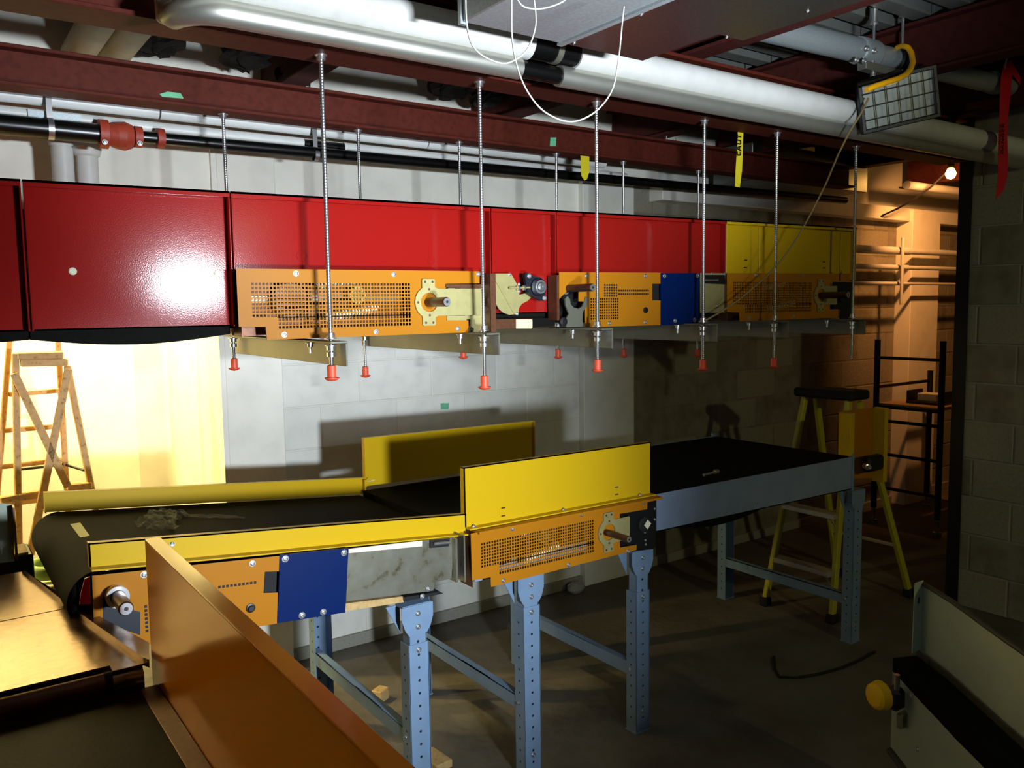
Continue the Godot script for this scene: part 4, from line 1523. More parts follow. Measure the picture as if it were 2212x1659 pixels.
	bolts(o, [[1024, 1138], [1218, 1102], [1383, 1070]], ZG + 0.01, 0.005)
	o = guard(t, 1.43, 2.283, 1.135, 1.126, 0.2, ZR, 1.0, mats.yellow_paint)
	s = Shape.new()
	strip(s, [[1.415, 0.80], [2.27, 0.80], [2.27, 0.925], [1.415, 0.925]], ZG - 0.03, ZR + 0.03)
	part("belt", s, mats.belt, t)
	s = Shape.new()
	strip(s, [[1.42, 0.935], [2.24, 0.93], [2.24, 0.922], [1.42, 0.927]], z + 0.01, ZG)
	part("bottom_rail", s, mats.orange_paint, t)
	# punched field of the tall drive, sheet bars over a dark backing
	var fa := on_z(1038, 1173, z)
	var fb := on_z(1283, 1121, z)
	var fy0: float = on_z(1039, 1228, z).y
	var fx1: float = on_z(1078, 1228, z).x
	var fy1: float = on_z(1079, 1242, z).y
	s = Shape.new()
	var hole := [Vector3(fa.x, fy0, z), Vector3(fx1, fy0, z), Vector3(fx1, fy1, z), Vector3(fb.x, fy1, z), Vector3(fb.x, fa.y, z), Vector3(fa.x, fa.y, z)]
	s.plate(outline([[1017, 1153], [1399, 1078], [1398, 1100], [1339, 1110], [1339, 1183], [1375, 1177], [1375, 1188], [1061, 1268], [1060, 1247], [1020, 1254]], z), Vector3(0, 0, -0.0025), hole)
	c = part("guard_cover", s, mats.orange_paint, t)
	s = Shape.new()
	s.mesh_bars(fa.x, fb.x, fy0, fa.y, z - 0.0013, 0.0103, 0.0034)
	s.mesh_bars(fx1, fb.x, fy1, fy0, z - 0.0013, 0.0103, 0.0034)
	part("punched_field", s, mats.orange_paint, c)
	bolts(c, [[1107, 1142], [1256, 1112], [1390, 1085], [1087, 1254], [1228, 1220], [1356, 1190]], z, 0.0055)
	drive_inside(t, on_z(1020, 1180, z).x, on_z(1300, 1150, z).x, 0.755, 0.93, z)
	var bc := on_z(1314, 1149, z + 0.002)
	bearing_plate(t, bc, 1.0, 0.1)
	shaft(t, Vector3(bc.x - 0.01, bc.y, z - 0.03), Vector3(bc.x - 0.01, bc.y, z + 0.12), 0.012)
	s = Shape.new()
	s.plate(outline([[1341, 1112], [1417, 1072], [1417, 1180], [1410, 1186], [1376, 1190], [1376, 1182], [1341, 1184]], z - 0.02), Vector3(0, 0, -0.004))
	var ep := part("end_plate", s, mats.black_steel, t)
	bolts(ep, [[1414, 1099], [1414, 1122], [1394, 1167], [1395, 1176], [1393, 1150]], z - 0.019, 0.0035)
	var m := on_z(1388, 1132, z - 0.018)
	s = Shape.new()
	s.lathe(m, Vector3(0, 0, 1), [[0.029, 0], [0.029, 0.012], [0.022, 0.015], [0, 0.015]], 20)
	var mo := part("motor_end", s, mats.rubber, ep)
	s = Shape.new()
	s.box(m + Vector3(0.01, 0.0, 0.0165), Vector3(0.026, 0.024, 0.002), 0.0, Basis(Vector3(0, 0, 1), 0.8))
	part("sticker", s, mats.label_white, mo)
	s = Shape.new()
	s.span(Vector3(1.45, 0.745, ZR + 0.03), Vector3(2.2, 0.80, ZG - 0.02))
	part("bed_frame", s, mats.pan_paint, t)
	# --- right, long section
	t = thing("conveyor_section", "long level conveyor section with grey side pans and bare black belt", "conveyor", Vector3(2.9, 0.72, -2.65))
	s = Shape.new()
	strip(s, [[2.275, 0.84], [3.575, 0.84], [3.575, 0.917], [2.275, 0.921]], ZG - 0.01, ZR - 0.02)
	part("belt", s, mats.belt, t)
	for e in [[ZG, -1.0], [ZR - 0.03, 1.0]]:
		s = Shape.new()
		s.plate([Vector3(2.272, 0.778, e[0]), Vector3(3.56, 0.764, e[0]), Vector3(3.56, 0.919, e[0]), Vector3(2.272, 0.925, e[0])], Vector3(0, 0, 0.004 * e[1]))
		o = part("side_pan", s, mats.pan_paint, t)
		s = Shape.new()
		s.plate([Vector3(2.272, 0.778, e[0]), Vector3(3.56, 0.764, e[0]), Vector3(3.56, 0.768, e[0]), Vector3(2.272, 0.782, e[0])], Vector3(0, 0, 0.03 * e[1]))
		part("bottom_lip", s, mats.pan_paint, o)
		s = Shape.new()
		s.span(Vector3(3.56, 0.755, e[0] + 0.006), Vector3(3.575, 0.935, e[0] - 0.02), 0.002)
		part("end_post", s, mats.grey_paint, o)
	bolts(t, [[1635, 1085]], ZG, 0.004)
	s = Shape.new()
	var n := 12
	var under := [[2.35, 0.775]]
	for k in n + 1:
		var a := float(k) / n
		under.append([2.35 + 0.75 * a, 0.772 - 0.05 * sin(PI * a)])
	under.append([3.1, 0.775])
	strip(s, under.slice(1, under.size() - 1), ZG - 0.06, ZR + 0.06)
	part("return_belt", s, mats.belt, t)
	s = Shape.new()
	s.span(Vector3(2.3, 0.79, ZR + 0.02), Vector3(3.55, 0.83, ZG - 0.03))
	part("bed_frame", s, mats.pan_paint, t)
	s = Shape.new()
	s.lathe(on_z(1532, 1030, -2.35) + Vector3.ZERO, Vector3(1, 0.1, 0.1), [[0.006, 0], [0.006, 0.05], [0.01, 0.05], [0.01, 0.06]], 8)
	# --- yellow end guard
	t = thing("end_guard", "narrow yellow end guard with black bearing past the grey side pan", "guard", Vector3(3.7, 0.76, ZG))
	s = Shape.new()
	s.plate([Vector3(3.585, 0.80, -2.31), Vector3(3.86, 0.77, -2.31), Vector3(3.86, 1.127, -2.31), Vector3(3.585, 1.13, -2.31)], Vector3(0, 0, -0.003))
	part("sheet", s, mats.orange_paint, t)
	for e in [[3.541, 3.575, 0.925], [3.83, 3.862, 0.76]]:
		s = Shape.new()
		s.span(Vector3(e[0], e[2], -2.31), Vector3(e[1], 1.128, -2.248), 0.001)
		part("flange_strip", s, mats.yellow_paint, t)
	s = Shape.new()
	s.box(on_z(1885, 1000, -2.24), Vector3(0.13, 0.075, 0.05), 0.012)
	var br := part("bearing_block", s, mats.black_steel, t)
	s = Shape.new()
	s.lathe(on_z(1868, 1006, -2.23), Vector3(-0.6, 0, 1), [[0.014, 0], [0.014, 0.03], [0.008, 0.032], [0.008, 0.05], [0, 0.05]], 10)
	part("grease_fitting", s, mats.zinc, br)

# ------------------------------------------------------------------ H-frame stands
func one_leg(t: Node, x: float, z: float, top: float, joint: float, face: float):
	var y1 := joint
	var s := Shape.new()
	# upper, narrower channel
	s.span(Vector3(x - 0.031, y1 - 0.08, z - 0.003), Vector3(x + 0.031, top, z), 0.001)
	s.span(Vector3(x - 0.031, y1 - 0.08, z - 0.04 * face), Vector3(x - 0.028, top, z))
	s.span(Vector3(x + 0.028, y1 - 0.08, z - 0.04 * face), Vector3(x + 0.031, top, z))
	var up := part("inner_channel", s, mats.grey_paint, t)
	s = Shape.new()
	s.plate([Vector3(x - 0.055, top + 0.01, z), Vector3(x + 0.055, top + 0.01, z), Vector3(x + 0.055, top - 0.035, z), Vector3(x + 0.045, top - 0.065, z), Vector3(x + 0.032, top - 0.085, z), Vector3(x - 0.032, top - 0.085, z), Vector3(x - 0.045, top - 0.065, z), Vector3(x - 0.055, top - 0.035, z)], Vector3(0, 0, 0.003 * face))
	part("head_plate", s, mats.grey_paint, up)
	s = Shape.new()
	var e := 0.0035 * face
	s.span(Vector3(x - 0.036, 0.006, z + e - 0.003), Vector3(x + 0.036, y1, z + e), 0.001)
	s.span(Vector3(x - 0.036, 0.006, z - 0.05 * face), Vector3(x - 0.033, y1, z + e))
	s.span(Vector3(x + 0.033, 0.006, z - 0.05 * face), Vector3(x + 0.036, y1, z + e))
	var lo := part("outer_channel", s, mats.grey_paint, t)
	s = Shape.new()
	s.span(Vector3(x - 0.04, 0, z - 0.055 * face), Vector3(x + 0.04, 0.006, z + 0.006 * face), 0.001)
	part("foot_plate", s, mats.grey_paint, lo)
	s = Shape.new()
	var y := 0.06
	while y < y1 - 0.02:
		s.lathe(Vector3(x, y, z + e), Vector3(0, 0, face), [[0.0045, -0.0005], [0.0045, 0.0004]], 8)
		s.lathe(Vector3(x - 0.036, y, z - 0.024 * face), Vector3(-1, 0, 0), [[0.004, -0.0005], [0.004, 0.0004]], 8)
		y += 0.042
	while y < top - 0.1:
		s.lathe(Vector3(x, y, z), Vector3(0, 0, face), [[0.0045, -0.0005], [0.0045, 0.0004]], 8)
		y += 0.042
	part("punched_holes", s, mats.print_black, lo)
	for yy in [top - 0.018, top - 0.06]:
		bolt(up, Vector3(x, yy, z + 0.003 * face), Vector3(0, 0, face), 0.006)
	for yy in [y1 - 0.02, 0.085]:
		bolt(lo, Vector3(x, yy, z + e), Vector3(0, 0, face), 0.006)
func stands():
	var spots := [[1.222, 0.715, 0.60, 0.29, "grey adjustable stand under the bare steel pan"], [1.665, 0.715, 0.62, 0.27, "grey adjustable stand under the orange punched cover"], [2.195, 0.71, 0.56, 0.25, "grey adjustable stand under the black drive end plate"], [3.62, 0.74, 0.69, 0.215, "grey adjustable stand under the yellow end guard"]]
	for e in spots:
		var x: float = e[0]
		var t := thing("conveyor_stand", e[4], "stand", Vector3(x, 0, -2.65))
		one_leg(t, x, ZG, e[1], e[2], 1.0)
		one_leg(t, x, ZR - 0.01, e[1], e[2], -1.0)
		var s := Shape.new()
		s.span(Vector3(x - 0.034, e[3] - 0.025, ZR + 0.0), Vector3(x - 0.030, e[3] + 0.025, ZG - 0.01))
		s.span(Vector3(x - 0.034, e[3] + 0.021, ZR + 0.0), Vector3(x - 0.005, e[3] + 0.025, ZG - 0.01))
		var b := part("cross_brace", s, mats.grey_paint, t)
		bolt(b, Vector3(x - 0.034, e[3], ZG - 0.03), Vector3(-1, 0, 0), 0.006)
		for z in [ZG, ZR]:
			s = Shape.new()
			var q: float = -0.05 if z == ZG else 0.05
			s.plate([Vector3(x - 0.036, e[1] + 0.005, z + q), Vector3(x - 0.085, e[1] + 0.005, z + q), Vector3(x - 0.036, e[1] - 0.09, z + q)], Vector3(0, 0, 0.003))
			part("gusset", s, mats.grey_paint, t)
			s = Shape.new()
			s.span(Vector3(x - 0.05, e[1] + 0.004, minf(z, z + q)), Vector3(x + 0.05, e[1] + 0.012, maxf(z, z + q)))
			part("saddle", s, mats.grey_paint, t)

# ------------------------------------------------------------------ conveyor in the foreground
func near_conveyor():
	var yd := 0.9
	var t := thing("conveyor_section", "brown belt conveyor with tall amber side guard and scuffed metal deck", "conveyor", Vector3(0.1, 0, -1.3))
	# amber guard
	var s := Shape.new()
	var x0 := 0.373
	s.span(Vector3(x0, 0.835, -1.9), Vector3(x0 + 0.003, 1.158, -0.25))
	var g := part("side_guard", s, mats.amber_paint, t)
	s = Shape.new()
	s.span(Vector3(x0, 1.158, -1.9), Vector3(x0 + 0.031, 1.162, -0.25), 0.001)
	s.span(Vector3(x0 + 0.028, 1.135, -1.9), Vector3(x0 + 0.031, 1.158, -0.25))
	part("top_lip", s, mats.amber_paint, g)
	s = Shape.new()
	s.span(Vector3(x0, 0.835, -1.9), Vector3(x0 + 0.03, 1.158, -1.897))
	part("end_flange", s, mats.amber_paint, g)
	# belt, nose roller, edge strip
	s = Shape.new()
	s.span(Vector3(-0.5, 0.850, -1.87), Vector3(0.335, 0.856, -0.25))
	part("belt", s, mats.brown_belt, t)
	s = Shape.new()
	s.rod(Vector3(-0.5, 0.872, -1.888), Vector3(0.275, 0.872, -1.888), 0.021, 24)
	var r := part("nose_roller", s, mats.brown_steel, t)
	s = Shape.new()
	s.rod(Vector3(0.275, 0.872, -1.888), Vector3(0.29, 0.872, -1.888), 0.022, 24)
	part("roller_groove", s, mats.rubber, r)
	s = Shape.new()
	s.rod(Vector3(0.29, 0.872, -1.888), Vector3(0.35, 0.872, -1.888), 0.021, 24)
	part("roller_end", s, mats.bare_steel, r)
	s = Shape.new()
	s.span(Vector3(0.335, 0.835, -1.85), Vector3(x0, 0.856, -0.25), 0.002)
	part("edge_strip", s, mats.brown_steel, t)
	s = Shape.new()
	s.span(Vector3(-0.5, 0.70, -1.85), Vector3(0.36, 0.83, -0.25), 0.003)
	part("bed_frame", s, mats.brown_steel, t)
	# deck plates with their skewed side rail
	var a := on_y(0, 1240, yd)
	var b := on_y(47, 1235, yd)
	var c := on_y(144, 1313, yd)
	var d := on_y(310, 1432, yd)
	var joint_l := on_y(0, 1338, yd)
	var far_l := Vector3(-0.5, yd, a.z - 0.02)
	var jl := Vector3(-0.5, yd, joint_l.z + 0.03)
	var nl := Vector3(-0.5, yd, -1.90)
	s = Shape.new()
	s.plate([far_l, b, c, jl], Vector3(0, -0.004, 0))
	part("deck_plate", s, mats.deck_plate, t)
	s = Shape.new()
	var gap := Vector3(0, 0, 0.006)
	s.plate([jl + gap, c + gap, Vector3(d.x, yd, -1.905), nl], Vector3(0, -0.004, 0))
	part("deck_plate", s, mats.deck_plate, t)
	var e1 := on_y(62, 1240, yd + 0.012)
	var e2 := on_y(322, 1388, yd + 0.012)
	var e3 := on_y(322, 1425, yd + 0.012)
	var up := Vector3(0, 0.012, 0)
	s = Shape.new()
	s.plate([b + up, e1, on_y(167, 1305, yd + 0.012), c + up], Vector3(0, -0.018, 0))
	part("side_rail", s, mats.deck_plate, t)
	s = Shape.new()
	s.plate([c + up + gap, on_y(167, 1305, yd + 0.012) + gap, e2, e3, d + up], Vector3(0, -0.018, 0))
	part("side_rail", s, mats.deck_plate, t)
	s = Shape.new()
	s.plate([Vector3(0.29, yd, -1.905), Vector3(0.36, yd, -1.905), Vector3(0.36, yd, -1.87), Vector3(0.29, yd, -1.87)], Vector3(0, -0.004, 0))
	part("deck_tongue", s, mats.deck_plate, t)
	s = Shape.new()
	s.plate([far_l - Vector3(0, 0.02, 0), b - Vector3(0, 0.02, 0), c - Vector3(0, 0.02, 0), d - Vector3(0, 0.02, 0), nl - Vector3(0, 0.02, 0)], Vector3(0, -0.08, 0))
	part("deck_frame", s, mats.brown_steel, t)
	for p in [Vector3(0.28, 0, -0.45), Vector3(-0.4, 0, -0.45), Vector3(0.16, 0, -2.3), Vector3(-0.4, 0, -2.3)]:
		s = Shape.new()
		s.span(p - Vector3(0.03, 0, 0.03), p + Vector3(0.03, 0.8 if p.z < -1.0 else 0.71, 0.03), 0.002)
		part("leg", s, mats.grey_paint, t)
	# pale bracket plate and black block at the left edge
	t = thing("bracket_plate", "upright pale bracket plate with slots behind the metal deck", "bracket", Vector3(0.15, 0.9, -2.85))
	s = Shape.new()
	s.plate(outline([[-60, 1080], [28, 1090], [30, 1092], [31, 1213], [-60, 1222]], -2.86), Vector3(0, 0, -0.004))
	var bp := part("plate", s, mats.curve_paint, t)
	s = Shape.new()
	s.plate(outline([[2, 1182], [5, 1182], [5, 1197], [2, 1197]], -2.858), Vector3(0, 0, -0.002))
	part("slot", s, mats.label_white, bp)
	s = Shape.new()
	s.span(Vector3(on_z(30, 1150, -2.86).x - 0.001, 0.925, -2.86), Vector3(on_z(30, 1150, -2.86).x + 0.003, 1.083, -2.815))
	part("side_flange", s, mats.brown_steel, bp)
	t = thing("black_block", "black box behind the metal deck at the foot of a bracket plate", "box", Vector3(0.1, 0.85, -2.85))
	s = Shape.new()
	s.span(Vector3(-0.5, 0.80, -3.02), Vector3(0.247, 0.922, -2.87), 0.004)
	part("body", s, mats.black_steel, t)
	s = Shape.new()
	s.span(Vector3(0.12, 0.922, -3.0), Vector3(0.235, 0.928, -2.88), 0.001)
	part("lid", s, mats.wood, t)
	for x in [-0.4, 0.2]:
		s = Shape.new()
		s.span(Vector3(x - 0.02, 0, -2.96), Vector3(x + 0.02, 0.80, -2.92))
		part("leg", s, mats.black_steel, t)

# ------------------------------------------------------------------ curved conveyor at the right
func curve_conveyor():
	var yb := 0.5
	var outer := []
	var inner := []
	for q in [[1990, 1415], [2018, 1436], [2050, 1461], [2080, 1488], [2110, 1516], [2160, 1561], [2212, 1607]]:
		outer.append(on_y(q[0], q[1], yb))
	for q in [[1932, 1421], [1962, 1452], [1994, 1486], [2030, 1522], [2066, 1560], [2108, 1600], [2150, 1642]]:
		inner.append(on_y(q[0], q[1], yb))
	for k in 3:
		outer.append(outer[-1] + (outer[-1] - outer[-2]) * 1.0 + Vector3(-0.008, 0, 0.01))
		inner.append(inner[-1] + (inner[-1] - inner[-2]) * 1.0 + Vector3(-0.006, 0, 0.01))
	var t := thing("curve_conveyor", "grey curved conveyor end with black belt and yellow cup on its side", "conveyor", Vector3(2.35, 0, -1.15))
	var s := Shape.new()
	for k in outer.size() - 1:
		s.quad(outer[k], outer[k + 1], inner[k + 1], inner[k], Vector3.UP)
		s.quad(outer[k] - Vector3(0, 0.006, 0), outer[k + 1] - Vector3(0, 0.006, 0), inner[k + 1] - Vector3(0, 0.006, 0), inner[k] - Vector3(0, 0.006, 0), Vector3.DOWN)
	s.quad(outer[0], inner[0], inner[0] - Vector3(0, 0.09, 0), outer[0] - Vector3(0, 0.09, 0), Vector3(0, 0, -1))
	part("belt", s, mats.belt, t)
	var bands := [["side_guard", outer, 0.012, 0.238, 0.0, mats.curve_paint], ["guard_rail", outer, 0.0, 0.02, -0.014, mats.dark_roll], ["side_pan", inner, -0.30, -0.045, 0.0, mats.curve_paint], ["belt_side", inner, -0.045, 0.0, 0.0, mats.belt]]
	for e in bands:
		s = Shape.new()
		var l: Array = e[1]
		for k in l.size() - 1:
			var d: Vector3 = (l[k + 1] - l[k]).normalized()
			var nn := d.cross(Vector3.UP).normalized() * (0.004 if e[1] == outer else 0.004)
			var off := Vector3.ZERO
			if e[4] != 0.0:
				off = ((inner[k] - outer[k]) as Vector3).normalized() * absf(e[4])
			var a: Vector3 = l[k] + off + Vector3(0, e[2], 0)
			var b: Vector3 = l[k + 1] + off + Vector3(0, e[2], 0)
			var h := Vector3(0, e[3] - e[2], 0)
			s.quad(a, b, b + h, a + h, -nn)
			s.quad(a + nn, b + nn, b + h + nn, a + h + nn, nn)
			s.quad(a + h, b + h, b + h + nn, a + h + nn, Vector3.UP)
			s.quad(a, b, b + nn, a + nn, Vector3.DOWN)
			if k == 0:
				s.quad(a, a + nn, a + h + nn, a + h, -d)
		part(e[0], s, e[5], t)
	# top roll of the guard
	s = Shape.new()
	var roll := []
	for p in outer:
		roll.append(p + Vector3(0, 0.238, 0))
	s.tube(roll, 0.008, 8)
	part("guard_roll", s, mats.dark_roll, t)
	s = Shape.new()
	var e0: Vector3 = outer[0]
	s.plate([e0 + Vector3(0, 0.02, 0), e0 + Vector3(0, 0.25, 0), e0 + Vector3(-0.05, 0.25, -0.005), e0 + Vector3(-0.055, 0.02, -0.005)], Vector3(0, 0, -0.003))
	var fl := part("end_flange", s, mats.curve_paint, t)
	s = Shape.new()
	s.box(e0 + Vector3(-0.028, 0.19, 0.0), Vector3(0.008, 0.02, 0.003), 0.0)
	part("slot", s, mats.black_steel, fl)
	# lower rail
	s = Shape.new()
	var low := []
	for p in inner:
		low.append(p + Vector3(-0.012, -0.31, 0.0))
	s.tube(low, 0.012, 6)
	part("lower_rail", s, mats.dark_roll, t)
	# yellow cup on its bracket
	var d0: Vector3 = (inner[2] - inner[0]).normalized()
	var face := Vector3.UP.cross(d0).normalized()
	if face.dot(EYE - inner[0]) < 0.0:
		face = -face
	var c: Vector3 = inner[0] + d0 * 0.105 + Vector3(0, -0.075, 0) + face * 0.075
	s = Shape.new()
	s.lathe(c, (face + Vector3(-0.7, 0.0, 0.25)).normalized(), [[0.043, 0], [0.046, 0.004], [0.04, 0.03], [0.03, 0.038], [0, 0.04]], 20)
	part("yellow_cup", s, mats.cup_yellow, t)
	s = Shape.new()
	s.box(c - face * 0.03 + d0 * 0.02, Vector3(0.05, 0.07, 0.05), 0.012)
	part("bearing_block", s, mats.black_steel, t)
	s = Shape.new()
	s.lathe(c - face * 0.03 + d0 * 0.03 + Vector3(0, 0.03, 0), Vector3.UP, [[0.009, 0], [0.009, 0.05]], 10)
	part("shaft_stub", s, mats.bare_steel, t)
	s = Shape.new()
	s.box(inner[0] + d0 * 0.11 + Vector3(0, -0.15, 0) + face * 0.01, Vector3(0.055, 0.05, 0.02), 0.004)
	part("clamp", s, mats.bare_steel, t)
	for q in [[0.12, -0.15, 0.02], [0.10, -0.145, 0.02], [0.2, -0.2, 0.003], [0.14, -0.06, 0.003]]:
		bolt(t, inner[0] + d0 * q[0] + Vector3(0, q[1], 0) + face * q[2], face, 0.006)
	for p in [[outer[1], inner[1]], [outer[8], inner[8]]]:
		s = Shape.new()
		var m: Vector3 = (p[0] + p[1]) * 0.5
		s.span(Vector3(m.x - 0.03, 0, m.z - 0.03), Vector3(m.x + 0.03, 0.42, m.z + 0.03), 0.003)
		part("leg", s, mats.curve_paint, t)

# ------------------------------------------------------------------ ladders
func bar(s: Shape, a: Vector3, b: Vector3, w: float, d: float):
	var y := (b - a).normalized()
	var z := y.cross(Vector3.RIGHT).normalized()
	if absf(y.x) > 0.9:
		z = y.cross(Vector3.UP).normalized()
	var x := y.cross(z)
	s.box((a + b) * 0.5, Vector3(w, a.distance_to(b), d), minf(w, d) * 0.15, Basis(x, y, z))
func to_floor(a: Vector3, b: Vector3) -> Vector3:
	return a + (b - a) * (a.y / (a.y - b.y))
func ladders():
	# tall wooden trestle in front of the recess
	var zr := -4.05
	var zf := -3.9
	var t := thing("trestle_ladder", "tall wooden step ladder standing in the bright wall recess", "ladder", Vector3(0.35, 0, -3.98))
	var rails := [[[28, 640], [0, 991], zr, 0.022], [[119, 640], [143, 1036], zr, 0.022], [[33, 762], [39, 1080], zf, 0.026], [[145, 790], [196, 1048], zf, 0.026]]
	for e in rails:
		var a := on_z(e[0][0], e[0][1], e[2])
		var b := on_z(e[1][0], e[1][1], e[2])
		var s := Shape.new()
		bar(s, a, to_floor(a, b), e[3], 0.03)
		part("rail", s, mats.ladder_wood, t)
	for e in [[[18, 852], [130, 843]], [[8, 930], [133, 920]], [[2, 1008], [138, 993]], [[0, 1090], [146, 1072]]]:
		var s := Shape.new()
		bar(s, on_z(e[0][0], e[0][1], zr), on_z(e[1][0], e[1][1], zr), 0.02, 0.03)
		part("rung", s, mats.ladder_wood, t)
	for e in [[[30, 806], [147, 1052]], [[148, 796], [65, 1199]]]:
		var s := Shape.new()
		bar(s, on_z(e[0][0], e[0][1], zf + 0.03), on_z(e[1][0], e[1][1], zf + 0.03), 0.03, 0.016)
		part("brace", s, mats.ladder_wood, t)
	for e in [[[36, 769], [136, 766]], [[44, 784], [146, 782]], [[38, 1074], [100, 1065]], [[145, 1052], [198, 1047]], [[0, 1080], [40, 1073]]]:
		var s := Shape.new()
		bar(s, on_z(e[0][0], e[0][1], zf), on_z(e[1][0], e[1][1], zf), 0.03, 0.045)
		part("step", s, mats.ladder_wood, t)
	var s0 := Shape.new()
	s0.tube([on_z(42, 1014, zf), on_z(90, 1009, zf), on_z(138, 1003, zr), on_z(182, 1016, zf)], 0.006, 6)
	part("spreader", s0, mats.black_steel, t)
	# yellow fibreglass step ladder
	t = thing("step_ladder", "yellow fibreglass step ladder with black cap behind the grey conveyor end", "ladder", Vector3(4.0, 0, -2.64))
	var capa := Vector3(4.0, 1.16, -2.66)
	var fl := Vector3(3.69, 0.03, -2.83)
	var fr := Vector3(3.75, 0.03, -2.46)
	var rl := Vector3(4.43, 0.03, -2.88)
	var rr := Vector3(4.43, 0.03, -2.43)
	for e in [[fl, Vector3(3.96, 1.14, -2.79)], [fr, Vector3(3.96, 1.14, -2.53)], [rl, Vector3(4.06, 1.12, -2.79)], [rr, Vector3(4.06, 1.12, -2.53)]]:
		var s := Shape.new()
		bar(s, e[0], e[1], 0.035, 0.028)
		var o := part("rail", s, mats.ladder_glass, t)
		s = Shape.new()
		s.box(e[0] + Vector3(0, -0.005, 0), Vector3(0.055, 0.05, 0.05), 0.008)
		part("rubber_foot", s, mats.rubber, o)
	for k in 3:
		var f := [0.2, 0.46, 0.72][k] as float
		var a := fl.lerp(Vector3(3.96, 1.14, -2.79), f)
		var b := fr.lerp(Vector3(3.96, 1.14, -2.53), f)
		var s := Shape.new()
		s.box((a + b) * 0.5, Vector3(0.075, 0.028, a.distance_to(b)), 0.003)
		var o := part("step", s, mats.aluminium, t)
		s = Shape.new()
		s.rod(b + Vector3(0.0, -0.012, -0.07), b + Vector3(0, -0.09, -0.01), 0.004, 6)
		part("step_brace", s, mats.zinc, o)
	for f in [0.25, 0.62]:
		var a := rl.lerp(Vector3(4.06, 1.12, -2.79), f)
		var b := rr.lerp(Vector3(4.06, 1.12, -2.53), f)
		var s := Shape.new()
		bar(s, a, b, 0.03, 0.012)
		part("rear_bar", s, mats.aluminium, t)
	var s1 := Shape.new()
	s1.box(capa, Vector3(0.17, 0.05, 0.36), 0.012)
	part("top_cap", s1, mats.rubber, t)

# ------------------------------------------------------------------ scaffold in the passage
func scaffold():
	var x := 5.74
	var t := thing("scaffold_frame", "black scaffold frame with a plank platform in the passage", "scaffold", Vector3(x, 0, -3.2))
	for q in [[-3.44, x], [-2.96, x], [-3.44, x + 0.75], [-2.96, x + 0.75]]:
		var s := Shape.new()
		s.rod(Vector3(q[1], 0.12, q[0]), Vector3(q[1], 1.37 if q[1] == x else 1.1, q[0]), 0.021, 14)
		var o := part("post", s, mats.scaffold, t)
		s = Shape.new()
		s.lathe(Vector3(q[1], 0.0, q[0]), Vector3.UP, [[0.03, 0], [0.03, 0.03], [0.014, 0.035], [0.014, 0.13]], 12)
		part("foot", s, mats.bare_steel, o)
	for v in [[768, 778], [880, 890], [916, 922], [988, 998], [1060, 1075]]:
		var s := Shape.new()
		var y: float = on_x(2030, v[1], x).y
		s.rod(Vector3(x, y, -3.44), Vector3(x, y, -2.96), 0.012, 10)
		part("rung", s, mats.scaffold, t)
	for k in 2:
		var s := Shape.new()
		s.span(Vector3(x + 0.0, 0.88, -3.42 + k * 0.225), Vector3(x + 0.75, 0.905, -3.205 + k * 0.225), 0.003)
		part("plank", s, mats.wood, t)
	var s := Shape.new()
	s.rod(Vector3(x, 1.02, -3.44), Vector3(x + 0.75, 1.02, -3.44), 0.012, 10)
	part("side_rail", s, mats.scaffold, t)
	# small crate on the platform
	t = thing("tool_crate", "small dark crate resting on the scaffold planks", "crate", Vector3(x + 0.2, 0.905, -3.15))
	s = Shape.new()
	s.span(Vector3(x + 0.12, 0.905, -3.28), Vector3(x + 0.32, 0.925, -3.02), 0.003)
	part("base", s, mats.black_steel, t)
	for q in [[-3.27, 0], [-3.03, 1]]:
		s = Shape.new()
		s.span(Vector3(x + 0.12, 0.925, q[0] - 0.008), Vector3(x + 0.32, 1.0, q[0] + 0.008), 0.002)
		part("side", s, mats.black_steel, t)
	s = Shape.new()
	s.span(Vector3(x + 0.16, 0.926, -3.22), Vector3(x + 0.28, 0.98, -3.08), 0.004)
	solo("carton", s, mats.label_white, "small pale carton inside the dark crate on the scaffold", "carton")

